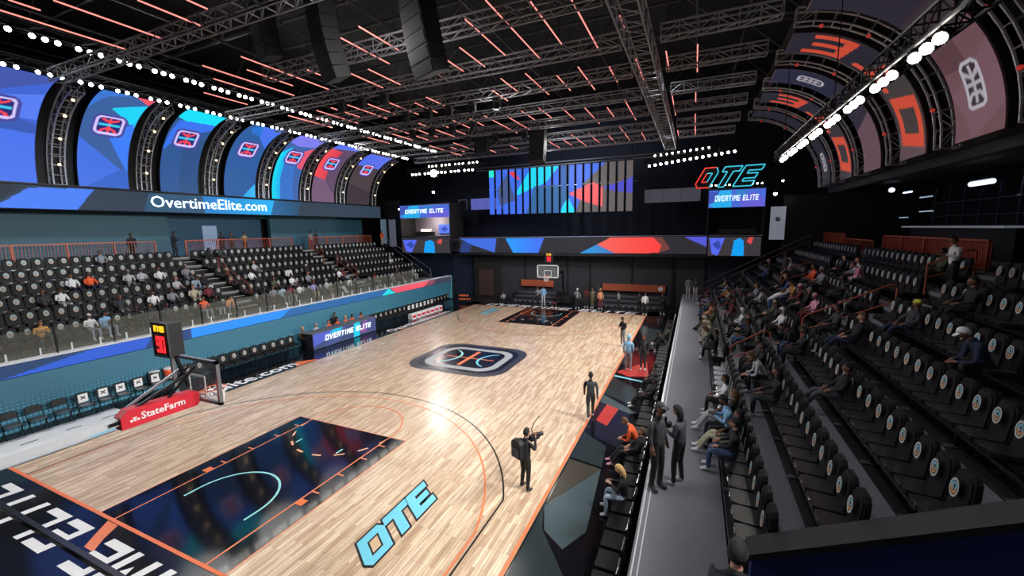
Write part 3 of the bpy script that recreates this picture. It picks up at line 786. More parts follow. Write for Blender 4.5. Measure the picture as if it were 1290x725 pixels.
def chair(kind, x, y, z, rz, lab, grp, badge=None):
    e = empty('courtside_chair' if kind == 'padded' else 'folding_chair', (x, y, z), rz, lab, 'chair', grp)
    for nm, me in zip(('backrest', 'seat', 'leg_frame'), CH[kind]): link(nm, me, e)
    if badge == 'badge': link('badge', BDC, e)
    if badge == 'card': link('sign_card', TWL, e)
k = 0; y = .6
while y < 25.5:
    chair('padded', 9.62, y, .016, PI, f'black padded courtside chair below the walkway, {ordn(k)} from the near end', 'padded chairs along the right sideline'); k += 1; y += .56
k = 0; y = 6.3
while y < 12.0:
    chair('padded', -10.2, y, .016, 0, f'black badge-backed bench chair between goal and scorer table, {ordn(k)} from the goal', 'bench chairs left of scorer table', 'badge'); k += 1; y += .54
k = 0; y = 17.6
while y < 28.5:
    wt = 22.2 < y < 26
    chair('padded', -10.1, y, .016, 0, f'black bench chair beyond the scorer table, {ordn(k)} from the table', 'bench chairs beyond scorer table', 'card' if wt else 'badge'); k += 1; y += .54
for k, (y, cd) in enumerate([(.25, 0), (.85, 0), (1.45, 0), (2.1, 0), (2.75, 1), (3.35, 1), (3.9, 1), (4.5, 1), (5.1, 1)]):
    chair('folding', -10.35, y, .016, .0, f'black folding chair by blue wall, {ordn(k)} from near end' + (', with white card' if cd else ''), 'folding chairs along blue wall', 'card' if cd else None)
# red and white fronted bench tables
for k in range(7):
    y = 21.6 + k * .62
    e = empty('bench_box', (-9.3, y, .016), 0, f'white box with red front before bench, {ordn(k)} from scorer table', 'box', 'red and white boxes before the far bench')
    s = MB(); s.box((0, 0, .2), (.4, .5, .4), WHITE); s.build('body', e)
    s = MB(); s.box((.205, 0, .2), (.01, .42, .2), RED); s.build('front_panel', e)
# orange and white coolers
for k, y in enumerate((5.2, 5.75)):
    e = empty('drinks_cooler', (-10.76, y, .45), 0, 'orange and white drinks cooler ' + ('beside the blue wall, nearer one' if k == 0 else 'beside the blue wall, farther one'), 'cooler', 'drinks coolers')
    s = MB(); s.lathe([(.16, 0), (.19, .3), (.19, .42)], (0, 0, 0), mat('cooler_orange', (222, 96, 62), .4), 14); s.build('body', e, True)
    s = MB(); s.lathe([(.195, .42), (.2, .47), (.15, .5)], (0, 0, 0), WHITE, 14); s.build('lid', e)
    s = MB(); s.lathe([(.168, .02), (.175, .1)], (0, 0, 0), WHITE, 14); s.build('base_band', e)
    s = MB(); s.box((.19, 0, .12), (.05, .04, .06), WHITE); s.build('tap', e)
s = MB(); s.box((0, .0, .21), (.5, 1.5, .04), DARKMETAL)
for a in (-.2, .2):
    for b in (-.65, .65): s.bar((a, b, .2), (a, b, -.22), .015, DARKMETAL)
o = s.build('cooler_table', None, False, (-10.74, 5.45, .22)); tag(o, 'low dark table carrying the two coolers', 'table')

# ------------------------------------------------------------------ scorer table
st = empty('scorer_table', (-9.6, 14.9, 0), 0, 'LED fronted scorer table with white OVERTIME ELITE lettering', 'table')
screen('display', lambda U, V: (np.full(U.shape, .31), -2.6 + U * 5.2, .06 + V * .92), 5.2, .92, 110, 20, (62, 76, 118), [
    ((84, 96, 196), [(0, .2), (0, 1), (.3, 1), (.18, .4)]), ((70, 84, 140), [(.3, 1), (.5, 1), (.35, 0), (.15, 0)]),
    ((30, 190, 225), [(.22, .75), (.3, 1), (.44, 1), (.4, .78)]), ((30, 200, 228), [(.6, 0), (.62, 1), (.72, 1), (.7, 0)]),
    ((170, 80, 140), [(.72, .2), (.78, 1), (.86, 1), (.84, .1)], (90, 80, 160), 'u'), ((70, 76, 128), [(.86, 0), (.87, 1), (1, 1), (1, 0)])], parent=st)
s = MB(); s.box((0, 0, .5), (.6, 5.25, .96), BLACK); s.build('body', st)
s = MB(); s.box((-.1, 0, 1.0), (.85, 5.3, .04), mat('table_top_grey', (90, 92, 100), .4)); s.build('table_top', st)
s = MB(); block_text(s, 'OVERTIME ELITE', lambda p: (.315 + p[2], -1.75 + p[0], .42 + p[1]), 3.9, .32, TEXTW, .2, .2, .01); s.build('lettering', st)

# ------------------------------------------------------------------ baskets
def basket(y0, sg, near):
    e = empty('basketball_goal', (0, y0, 0), 0 if sg > 0 else PI, ('near' if near else 'far') + ' basketball goal with glass backboard and shot clock above', 'basketball goal')
    W, zb, zt, yb = .915, 2.9, 3.96, 1.22
    s = MB(); s.box((0, yb, (zb + zt) / 2), (2 * W - .08, .02, zt - zb - .08), GLASS); s.build('backboard_glass', e)
    s = MB(); F = STEEL if near else WHITE
    for x in (-W, W): s.box((x - math.copysign(.035, x), yb, (zb + zt) / 2), (.07, .08, zt - zb), F)
    for z in (zb, zt): s.box((0, yb, z - math.copysign(.035, z - 3.4)), (2 * W, .08, .07), F)
    s.build('backboard_frame', e)
    s = MB()
    for x in (-.305, .305): s.box((x, yb + .02, zb + .15 + .225), (.05, .012, .5), WHITE)
    for z in (zb + .15, zb + .6): s.box((0, yb + .02, z), (.6, .012, .05), WHITE)
    s.build('target_square', e)
    s = MB(); n = 20; pts = [(.23 * math.cos(2 * PI * i / n), yb + .4 + .23 * math.sin(2 * PI * i / n), 3.05) for i in range(n + 1)]
    s.path(pts, .012, ORANGE, 6); s.box((0, yb + .1, 3.03), (.14, .2, .08), ORANGE); s.build('rim', e)
    s = MB(); N = 12
    for i in range(N):
        for j in range(4):
            f = lambda t, h: ((.23 - .022 * h) * math.cos(t), yb + .4 + (.23 - .022 * h) * math.sin(t), 3.04 - .1 * h)
            t0 = 2 * PI * (i + .5 * j) / N
            s.bar(f(t0, j), f(t0 + PI / N, j + 1), .006, WHITE, 3); s.bar(f(t0, j), f(t0 - PI / N, j + 1), .006, WHITE, 3)
    nt_ = s.build('net', e); nt_['kind'] = 'stuff'
    # arm with pad
    AM = DARKMETAL
    s = MB()
    for x in (-.12, .12):
        s.bar((x, yb - .05, 3.1), (x, -.5, 3.02), .04, AM, 6)
        s.bar((x, yb - .05, 3.75), (x, .55, 3.2), .03, AM, 6)
    s.build('arm', e)
    s = MB(); s.bar((-.1, 1.0, 3.75), (-.1, -.3, 3.12), .03, STEEL, 8); s.bar((.1, .95, 3.6), (.1, -.34, 3.1), .03, AM, 8); s.build('brace', e)
    s = MB(); s.box((0, -1.6, 3.02), (.16, 2.7, .16), LIGHTGREY if near else AM); s.build('rear_arm', e)
    s = MB(); s.bar((0, -2.95, 3.1), (0, -3.3, .6), .1, AM, 8); s.build('mast', e)
    s = MB(); s.box((0, -3.6, .42), (1.5, 1.6, .6), BLACK); s.box((0, -3.0, .6), (1.1, .25, 1.1), mat('black_pad', (18, 18, 20), .5)); s.build('base', e)
    s = MB()
    s.prism([(-.34, 2.86), (1.08, 2.84), (1.14, 2.9), (1.14, 3.16), (1.08, 3.2), (-.2, 3.25), (-.34, 3.12)], -.06, .2, RED if near else mat('dark_pad', (30, 30, 34), .5), lambda p: (p[2], p[0], p[1]))
    pad = s.build('arm_pad', e)
    # shot clock
    s = MB(); s.box((0, .78, 4.53), (.56, .3, .74), BLACK); ck = s.build('shot_clock', e)
    s = MB()
    fr = -1 if near else 1
    yf = .78 + fr * .16
    for x in (-.29, .29): s.box((x, yf - fr * .01, 4.53), (.035, .04, .78), CHROME)
    for z in (4.15, 4.91): s.box((0, yf - fr * .01, z), (.6, .04, .03), CHROME)
    s.build('clock_frame', ck)
    s = MB(); T = lambda p: (-.19 * 1 + p[0], yf + fr * p[2], 4.72 + p[1])
    s2 = MB()
    T2 = lambda p: (-.16 + p[0], yf + fr * p[2], 4.24 + p[1])
    if fr > 0: T = lambda p: (.19 - p[0], yf + p[2], 4.72 + p[1]); T2 = lambda p: (.16 - p[0], yf + p[2], 4.24 + p[1])
    block_text(s, '07:00', T, .38, .14, YEL, .25, .05, .012); s.build('clock_digits', ck)['label'] = 'yellow game time digits'
    block_text(s2, '90' if near else '24' .replace('24', '30'), T2, .32, .38, LEDRED, .25, 0, .012); s2.build('clock_digits', ck)['label'] = 'red shot clock digits'
    s = MB(); s.bar((0, .85, 4.18), (0, 1.05, 3.3), .04, AM, 6); s.build('clock_bracket', e)
    if near:
        font_text('StateFarm', .2, WHITE, 'pad_lettering', e, (.208, .0, 2.98), (0, 1, 0), (0, 0, 1), width=.84, offset=.004, th=.003)
        s = MB()
        for dy in (0, .06, .12): s.lathe([(.026, 0), (.026, .006)], (.201, -.17 + dy, 3.0), WHITE, 10, 'X')
        s.box((.204, -.11, 3.05), (.006, .07, .03), WHITE); s.build('pad_emblem', e)
basket(0, 1, True); basket(CL, -1, False)

# ================================================================== FAR END
s = MB(); FWM = mat('charcoal_far_wall', (46, 48, 54), .75, noise=.12, scale=1.2); FN = mat('navy_far_wall', (24, 38, 62), .7, noise=.15)
s.box((2.1, 34.1, 2.2), (19.6, .2, 4.4), FWM); s.box((-14.5, 34.1, 2.2), (8, .2, 4.4), FN); s.box((14, 34.1, 2.2), (4.2, .2, 4.4), FN)
struct(s, 'wall_far_lower', 'charcoal wall under the far mezzanine')
for x in (-4.6, -.2, 2.0, 5.8, 9.3, 11.8):
    s = MB(); s.box((x, 33.98, 2.2), (.12 if x != 9.3 else .3, .1, 4.4), RISER); struct(s, 'trim_3')
s = MB(); s.box((-8.8, 33.9, 2.1), (3.0, .5, 4.2), mat('brown_black_drape', (30, 26, 26), .9, noise=.3)); struct(s, 'wall_recess_far')
s = MB(); s.box((-8.9, 33.6, 1.45), (1.7, .08, 2.7), mat('brown_door', (70, 52, 48), .6, noise=.15)); d2 = struct(s, 'door_2', 'brown double door under the mezzanine')
s = MB(); s.box((-8.95, 33.54, 1.3), (.06, .04, .3), STEEL); s.box((-8.9, 33.55, 1.45), (.02, .03, 2.7), BLACK); s.build('door_handle', d2)
# mezzanine
s = MB(); s.box((2, 35.9, 4.45), (27.5, 6.0, .2), BLACK); s.box((2, 36.0, 5.0), (27.5, .2, 1.0), NAVY); mz = struct(s, 'floor_mezzanine')
ux = lambda x: (x + 11.6) / 24.2
lr = empty('led_ribbon', (0, 33, 4.6), 0, 'long LED ribbon across the far mezzanine with blue and orange facets', 'LED display')
BR = (44, 42, 48)
screen('display', lambda U, V: (-11.6 + U * 24.0, np.full(U.shape, -.02), V * 1.45), 24, 1.45, 400, 24, BR, [
    ((62, 104, 214), [(0, 1), (.18, 1), (.17, 0), (.06, .55)]), ((40, 60, 120), [(.02, .9), (.06, .5), (.05, 0), (0, 0)]),
    ((36, 150, 240), [(.22, 1), (.39, 1), (.365, 0), (.255, 0)], (66, 104, 230), 'u'),
    ((40, 150, 220), [(.535, .0), (.60, .55), (.67, 0)], (70, 110, 170), 'u'),
    ((230, 96, 84), [(.60, .55), (.65, .98), (.80, .98), (.83, .5), (.82, .05), (.67, 0)], (240, 60, 60), 'u'),
    ((110, 60, 56), [(.80, .98), (.83, .98), (.86, .3), (.82, .05), (.83, .5)]),
    ((80, 84, 200), [(.9, 1), (1, 1), (1, .1), (.97, .45)])], parent=lr)
s = MB(); s.box((.4, .12, .72), (24.0, .24, 1.5), BLACK); s.build('housing', lr)
s = MB(); s.box((.4, .1, 1.52), (24.0, .3, .04), mat('pale_rail_cap', (150, 160, 190), .4)); s.build('cap_rail', lr)
# suites
def suite(x0, x1, y, lab, light, tilt=0):
    e = empty('suite_box', ((x0 + x1) / 2, y, 4.5), tilt, lab, 'suite'); w_ = (x1 - x0); h = w_ / 2
    s = MB(); s.box((0, 2.6, 2.6), (w_, .1, 5.0), mat('suite_wall_' + light, (120, 118, 132) if light == 'lit' else (28, 30, 40), .7));  # suite light put into wall colour: pale when lit, near-black when dark
    s.box((0, 1.3, 1.75), (w_, 2.6, .1), BLACK); s.box((0, 1.3, 5.15), (w_, 2.6, .1), BLACK)
    for x in (-h, h): s.box((x, 1.3, 3.4), (.12, 2.6, 3.5), BLACK)
    s.build('shell', e)
    s = MB(); s.box((0, .1, .85), (w_, .2, 1.7), BLACK); s.build('parapet', e)
    screen('ribbon_display', lambda U, V: (-h + .1 + U * (w_ - .2), np.full(U.shape, -.02), .1 + V * 1.42), w_, 1.4, 80, 30, (56, 52, 56), [
        ((82, 100, 226), [(.02, .95), (.32, .95), (.2, .0), (.08, .1)]), ((50, 70, 160), [(.08, .6), (.2, .85), (.26, .5), (.2, .3)]),
        ((20, 150, 230), [(.46, 0), (.5, .8), (.6, .95), (.68, .8), (.7, 0)]), ((200, 70, 66), [(.74, .75), (.78, .98), (.86, .98), (.82, .6)])], parent=e)
    s = MB(); s.box((0, .05, 1.62), (w_, .16, .05), mat('pale_rail_cap', (150, 160, 190), .4)); s.build('cap_rail', e)
    screen('header_display', lambda U, V: (-h + U * w_, np.full(U.shape, -.02), 3.75 + V * 1.3), w_, 1.3, 80, 26, (70, 100, 200), [
        ((40, 160, 220), [(0, .2), (.1, 1), (.4, 1), (.42, 0), (.1, 0)]), ((60, 80, 170), [(.0, .9), (.2, 1), (.1, .3), (0, .2)]),
        ((96, 90, 200), [(.6, 0), (.55, .5), (.8, .8), (1, .4), (1, 0)]), ((50, 120, 190), [(.45, .6), (.5, 1), (.7, 1), (.6, .5)])], parent=e)
    s = MB(); s.box((0, .12, 4.4), (w_, .24, 1.3), BLACK); s.build('header', e)
    s = MB(); block_text(s, 'OVERTIME ELITE', lambda p: (-h * .78 + p[0], -.03 - p[2], 4.22 + p[1]), w_ * .78, .42, TEXTW, .2, .15, .01); s.build('header_lettering', e)
    return e
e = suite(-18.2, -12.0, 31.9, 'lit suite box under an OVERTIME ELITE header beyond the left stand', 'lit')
screen('wall_screen', lambda U, V: (.15 + U * 1.5, np.full(U.shape, 2.4), 2.1 + V * .95), 1.25, .95, 24, 18, (84, 120, 230), [((40, 70, 180), [(.2, .5), (.5, .85), (.8, .5), (.5, .15)])], parent=e)
s = MB(); s.box((-1.1, 1.6, 2.05), (2.2, .5, .45), BLACK); s.build('counter', e)
s = MB(); s.box((-1.4, 2.2, 2.45), (1.3, .1, .25), glow('suite_light', (255, 235, 210), 2.0)); s.build('lamp', e)
pl_ = bpy.data.lights.new('suite_lamp', 'POINT'); pl_.energy = 260; pl_.color = (1, .82, .72); pl_.shadow_soft_size = .4
po = bpy.data.objects.new('suite_lamp', pl_); COL.objects.link(po); po.location = (-15, 33.2, 7.9)
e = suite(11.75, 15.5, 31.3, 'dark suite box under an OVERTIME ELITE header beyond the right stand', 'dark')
s = MB(); s.box((.2, 1.2, 1.95), (2.6, .5, .3), mat('bar_counter_grey', (70, 74, 84), .4)); s.build('counter', e)
# flat panels
s = MB(); s.box((16.4, 31.5, 7.0), (.95, .08, 2.4), mat('pale_poster_glow', (176, 184, 196), .5, emit=(150, 160, 175), strength=.35, noise=.05)); o = tag(s.build('wall_poster'), 'tall pale grey poster right of the dark suite', 'poster')  # light on this poster is put into faint emission
s = MB(); s.box((16.4, 31.44, 7.3), (.3, .02, .3), mat('poster_mark', (120, 126, 140), .5)); s.box((16.47, 31.43, 7.36), (.16, .02, .16), mat('pale_poster_glow2', (176, 184, 196), .5)); s.build('emblem', o)
s = MB(); s.box((-19.35, 31.9, 6.7), (.85, .08, 2.9), mat('grey_poster_glow', (120, 126, 140), .5, emit=(90, 96, 110), strength=.3)); tag(s.build('wall_poster'), 'tall grey poster left of the lit suite', 'poster')  # glow in the material stands in for light falling on the poster
s = MB(); s.box((-20.6, 33.6, 7.1), (2.2, .2, 6.5), mat('black_return_wall', (20, 22, 28), .7)); s.box((20.5, 31.8, 6.5), (7.5, .2, 5), mat('black_return_wall', (20, 22, 28), .7)); struct(s, 'wall_far_returns')
s = MB(); s.box((-21.5, 33.0, 6.9), (.12, .8, 2.7), mat('pale_column_glow', (130, 160, 180), .5, emit=(110, 140, 160), strength=.3)); tag(s.build('lit_column'), 'pale lit column between upper wall and poster', 'column')  # column brightness comes from emission, it is no lamp
# upper window band behind slats
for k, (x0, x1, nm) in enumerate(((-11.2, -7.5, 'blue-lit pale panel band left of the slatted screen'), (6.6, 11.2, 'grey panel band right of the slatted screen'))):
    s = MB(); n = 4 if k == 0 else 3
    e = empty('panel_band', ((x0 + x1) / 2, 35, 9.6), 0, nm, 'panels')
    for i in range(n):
        s = MB(); wd = (x1 - x0) / n; s.box((-(x1 - x0) / 2 + wd * (i + .5), 0, 0), (wd - .03, .08, 1.15), mat('panel_blue_glow', (96, 104, 178), .5, emit=(90, 100, 190), strength=.5) if k == 0 else mat('panel_grey_glow', (92, 92, 104), .5, emit=(90, 90, 104), strength=.35)); s.build('panel', e)  # light on the panels is put into their colour and emission
s = MB()
for dx in (-.5, .5): s.box((dx, 0, 0), (.06, .06, 1.06), STEEL)
for dz in (-.5, .5): s.box((0, 0, dz), (1.06, .06, .06), STEEL)
tag(s.build('square_frame', None, False, (-12.1, 34.8, 9.6)), 'empty square metal frame hanging left of the panel band', 'frame')
# OTE sign
sg_ = empty('rooftop_sign', (13.2, 30.9, 9.75), 0, 'large outlined OTE sign with cyan and red tubes over the dark suite', 'sign')
def sT(p): return (-2.6 + p[0] + p[1] * .55, p[2], p[1])
shapes = [('O', SIGNRED, 0, [(0, .3), (.3, 0), (1.1, 0), (1.1, 1.1), (.8, 1.45), (0, 1.45)]),
          ('T', SIGNCYAN, 1.35, [(0, 1.45), (1.15, 1.45), (1.15, 1.1), (.75, 1.1), (.75, 0), (.35, 0), (.35, 1.1), (0, 1.1)]),
          ('E', SIGNCYAN, 2.7, [(0, 0), (1.2, 0), (1.2, .35), (.4, .35), (.4, .55), (1.1, .55), (1.1, .9), (.4, .9), (.4, 1.1), (1.2, 1.1), (1.2, 1.45), (0, 1.45)])]
for nm, m_, off, P in shapes:
    s = MB(); s.prism([(a + off, b) for a, b in P], 0, .15, BLACK, sT); lt = s.build('letter', sg_)
    s = MB(); N = len(P)
    for i in range(N):
        a, b = P[i], P[(i + 1) % N]
        mm = (SIGNRED if nm == 'O' and i in (0, 1, 4, 5) else m_)
        if nm == 'O' and i in (2, 3): mm = SIGNCYAN
        s.bar(sT((a[0] + off, a[1], -.03)), sT((b[0] + off, b[1], -.03)), .045, mm, 5)
    if nm == 'O':
        I = [(.36, .42), (.72, .42), (.72, 1.05), (.36, 1.05)]
        for i in range(4): s.bar(sT((*I[i], -.03)), sT((*I[(i + 1) % 4], -.03)), .04, SIGNRED if i in (0, 3) else SIGNCYAN, 5)
    s.build('tube_outline', lt)
# slatted screen
ss = empty('slatted_screen', (-.65, 32, 8.35), 0, 'hanging LED screen of eighteen tall vertical slats', 'LED display')
N = 19; W_ = 13.6
slp = [((60, 104, 224), [(0, 0), (0, 1), (.85, 1), (.85, 0)]), ((40, 220, 200), [(0, .85), (0, 1), (.05, 1), (.04, .85)]),
       ((66, 84, 130), [(.06, .55), (.14, .9), (.2, .3), (.08, .2)]), ((220, 60, 70), [(.15, .92), (.19, .95), (.24, .75), (.2, .78)]),
       ((20, 205, 235), [(.2, .45), (.32, 1), (.52, 1), (.42, .66), (.22, .42)]), ((20, 210, 240), [(.52, 0), (.57, .35), (.63, 0)]),
       ((44, 96, 150), [(.28, 0), (.34, .6), (.5, .6), (.6, .42), (.5, 0)]), ((44, 88, 160), [(.53, .5), (.53, 1), (.59, 1), (.58, .45)]),
       ((96, 88, 88), [(.68, .6), (.82, 1), (1, 1), (1, 0), (.63, 0)]), ((235, 92, 98), [(.58, .4), (.74, .62), (.8, .5), (.8, .1), (.66, .25)]),
       ((76, 76, 190), [(.8, .5), (.9, .58), (1, .7), (1, .35), (.86, .42)])]
for i in range(N):
    u0_, u1_ = i / N, (i + .72) / N
    sub = [((c[0]), [((a - u0_) / (u1_ - u0_), b) for a, b in c[1]]) for c in slp]
    hb = -.1 * (i / N)
    sl = screen('slat', lambda U, V: (-W_ / 2 + (u0_ + U * (u1_ - u0_)) * W_, np.full(U.shape, 0.0), hb + V * 4.15), .5, 4.2, 8, 60, (84, 82, 84), sub, parent=ss)
    s = MB(); s.box((-W_ / 2 + (u0_ + u1_) / 2 * W_, .06, hb + 2.07), ((u1_ - u0_) * W_, .1, 4.15), BLACK); s.build('slat_back', sl)
s = MB()
for z in (4.2, 4.45):
    s.bar((-8.2, .1, z), (9.0, .1, z), .05, STEEL, 6)
s.bar((-7, .1, 2.35), (7, .1, 2.35), .03, STEEL, 6); s.build('hanging_bar', ss)
for x in (-6.5, 0, 6.5):
    s = MB(); s.bar((x, .1, 4.45), (x, .1, 10.6), .02, DARKMETAL); s.build('hanger', ss)
# far stage benches
def bench(x0, x1, lab):
    e = empty('bleacher_bench', ((x0 + x1) / 2, 31.6, 0), 0, lab, 'bench', 'grey bleacher benches at the far wall'); w_ = x1 - x0
    for i in range(3):
        s = MB(); s.box((0, i * .55, .2 + i * .3), (w_, .5, .12), mat('bench_grey', (74, 76, 84), .5, noise=.1)); s.box((0, i * .55 - .2, .1 + i * .3), (w_, .05, .14 + .0), mat('bench_dark', (44, 46, 52), .6)); s.build('tier', e)
    s = MB()
    for k_ in range(int(w_ / .5)): s.box((-w_ / 2 + .3 + k_ * .5, -.27, .12), (.16, .02, .06), LIGHTGREY)
    s.build('tier_light', e)
    for x in (-w_ / 2, w_ / 2):
        s = MB(); s.box((x, .5, .4), (.06, 1.6, .8), BLACK); s.build('end_panel', e)
bench(-4.9, -.6, 'low grey bleacher bench behind the far basket'); bench(3.2, 8.8, 'low grey bleacher bench near the far corner')
OP = mat('wall_pad_orange', (172, 84, 56), .6, noise=.08)
for k_, (x0, x1, zz) in enumerate(((-5.0, -1.6, 1.55), (3.2, 8.7, 1.45))):
    s = MB(); s.box(((x0 + x1) / 2, 33.85, zz), (x1 - x0, .14, .62), OP); o = tag(s.build('wall_pad'), 'orange padded strip on far wall ' + ('behind the basket' if k_ == 0 else 'near the corner'), 'wall pad')
    if k_: s = MB(); s.lathe([(.2, 0), (.2, .01)], (8.3, 33.76, 1.45), WHITE, 14, 'Y'); s.build('badge', o)
e = empty('ball_rack', (-9.0, 29.3, 0), .2, 'low rack holding orange basketballs at the far corner', 'rack')
s = MB()
for z in (.25, .6):
    for y_ in (-.15, .15): s.bar((-.65, y_, z), (.65, y_, z), .015, DARKMETAL)
for x in (-.65, .65):
    for y_ in (-.15, .15): s.bar((x, y_, 0), (x, y_, .75), .015, DARKMETAL)
s.build('frame', e)
bm_ = MB(); bm_.lathe([(.001, -.12), (.06, -.104), (.104, -.06), (.12, 0), (.104, .06), (.06, .104), (.001, .12)], (0, 0, 0), mat('basketball_orange', (206, 98, 52), .6), 12); bme = bm_.mesh('basketball', True)
for z, nn in ((.36, 5), (.71, 4)):
    for i in range(nn):
        o = link('basketball', bme, None, (-9.0 + (-.5 + i * .25) * math.cos(.2), 29.3 + (-.5 + i * .25) * math.sin(.2), z)); tag(o, f'orange basketball {ordn(i)} from left on the {"lower" if z < .5 else "upper"} shelf of the rack', 'ball', 'basketballs on the corner rack')

# ================================================================== VAULTS
def arc(side, th, dr=0):
    a, b = 4.5 + dr, 4.6 + dr
    if side == 'L': return (-16.5 - a * math.cos(th), 9.7 + b * math.sin(th))
    return (13.6 + (4.4 + dr) * math.cos(th), 9.2 + b * math.sin(th))
def vault_panel(side, ya, yb, base, polys, logo, lab, extra=None, mt=None, th1=1.46):
    x_, z_ = arc(side, 0)
    e = empty('arched_screen', (x_, (ya + yb) / 2, z_), 0, lab, 'LED display', 'arched screens above the ' + ('left' if side == 'L' else 'right') + ' stand')
    def P(U, V):
        th = V * th1
        if side == 'L': return (-16.5 - 4.5 * np.cos(th) - x_, ya + U * (yb - ya) - (ya + yb) / 2, 9.7 + 4.6 * np.sin(th) - z_)
        return (13.6 + 4.4 * np.cos(th) - x_, yb + U * (ya - yb) - (ya + yb) / 2, 9.2 + 4.6 * np.sin(th) - z_)
    W, H = yb - ya, 4.55 * th1
    screen('display', P, W, H, 56, 130, base, polys, logo, e, mt, extra)
    s = MB(); n = 20
    for i in range(n):
        p = [arc(side, th1 * j / n, dr) for j, dr in ((i, .05), (i + 1, .05), (i + 1, .2), (i, .2))]
        for (a, b, c, d) in ((0, 1, 2, 3),):
            for yq in (ya, yb): s.poly([(p[q][0] - x_, yq - (ya + yb) / 2, p[q][1] - z_) for q in range(4)], BLACK)
        for q0, q1 in ((0, 1), (3, 2)):
            s.poly([(p[q0][0] - x_, ya - (ya + yb) / 2, p[q0][1] - z_), (p[q1][0] - x_, ya - (ya + yb) / 2, p[q1][1] - z_), (p[q1][0] - x_, yb - (ya + yb) / 2, p[q1][1] - z_), (p[q0][0] - x_, yb - (ya + yb) / 2, p[q0][1] - z_)], BLACK)
    s.build('cabinet', e)
# left contents: (ya, yb, base, polys)
LG = ('colour',)
LP = [
 (3.2, 5.95, (62, 96, 200), [((64, 82, 160), [(0, .55), (0, 1), (1, 1), (1, .9)]), ((56, 86, 170), [(0, .4), (0, .62), (1, .45), (1, .38)]), ((84, 120, 230), [(.2, .62), (1, .75), (1, .5), (.6, .5)]), ((70, 110, 224), [(0, 0), (0, .4), (1, .38), (1, 0)])], 'blue arched screen with emblem at the near end, cut by the frame'),
 (7.57, 9.84, (56, 92, 150), [((64, 108, 214), [(0, 0), (0, .42), (1, .12), (1, 0)]), ((52, 96, 190), [(.1, 0), (1, .2), (1, 0)]), ((230, 80, 90), [(.6, 1), (1, 1), (1, .88)]), ((30, 200, 235), [(.4, .75), (1, .88), (1, .58), (.9, .6)]), ((60, 120, 235), [(.55, .45), (.95, .62), (1, .55), (1, .14)]), ((56, 112, 200), [(0, .7), (0, 1), (.6, 1), (.2, .9)])], 'blue arched screen with red corner, second from near end'),
 (11.5, 13.73, (46, 84, 140), [((20, 210, 235), [(0, .82), (0, 1), (1, 1), (1, .8), (.5, .74)]), ((56, 110, 226), [(0, .4), (.1, .78), (1, .8), (1, .72), (.2, .5)]), ((44, 78, 128), [(.5, 0), (.5, .5), (1, .6), (1, 0)])], 'blue arched screen with cyan top, third from near end'),
 (15.5, 17.87, (44, 88, 150), [((70, 110, 225), [(.3, 1), (1, 1), (1, .6), (.6, .75)]), ((40, 110, 200), [(.1, .9), (.3, 1), (.6, .78), (.3, .8)]), ((36, 150, 220), [(.55, 0), (1, .16), (1, 0)], (60, 180, 235), 'u')], 'steel blue arched screen, fourth from near end'),
 (19.28, 21.75, (60, 96, 160), [((120, 120, 226), [(0, .8), (0, 1), (1, 1), (1, .78), (.4, .74)]), ((20, 210, 230), [(0, 0), (0, .6), (.25, .72), (.3, 0)], (30, 160, 230), 'u'), ((220, 84, 108), [(.5, .6), (1, .76), (1, .4), (.8, .42)]), ((56, 110, 190), [(.3, 0), (.3, .6), (.7, .5), (.8, 0)])], 'arched screen with cyan edge and red middle, fifth from near end'),
 (23.15, 25.69, (92, 70, 96), [((84, 110, 224), [(0, .84), (0, 1), (1, 1), (1, .9)]), ((232, 76, 84), [(0, .35), (0, .84), (.55, .8), (.5, .3)], (200, 60, 76), 'u'), ((110, 84, 112), [(0, 0), (0, .35), (.5, .3), (1, .1), (1, 0)])], 'arched screen with red left side, sixth from near end'),
 (27.29, 30.38, (72, 60, 66), [((78, 104, 220), [(.0, .62), (0, .92), (1, .92), (1, .6)], (90, 110, 225), 'u'), ((58, 48, 54), [(0, 0), (0, .3), (1, .2), (1, 0)])], 'dim brown and blue arched screen at the far end'),
 (-.7, 2.0, (62, 96, 200), [], 'blue arched screen before the near end')]
for ya, yb, base, polys, lab in LP:
    vault_panel('L', ya, yb, base, polys, (.5, .56, .62, 'colour'), lab)
def ote_extra(off=0.0):
    def f(C, U, V):
        for ch, v0, v1 in (('O', .05, .33), ('T', .36, .62), ('E', .68, .92)):
            for p in GL[ch]:
                # reading up the arc, tops to the far side (u small)
                pts = [(.92 - b * .84, v0 + (a * .95 + b * .16 - .05) * (v1 - v0)) for a, b in p]
                C[inpoly(U, V, pts)] = lin((214, 78, 52))
    return f
DK = (40, 36, 46)
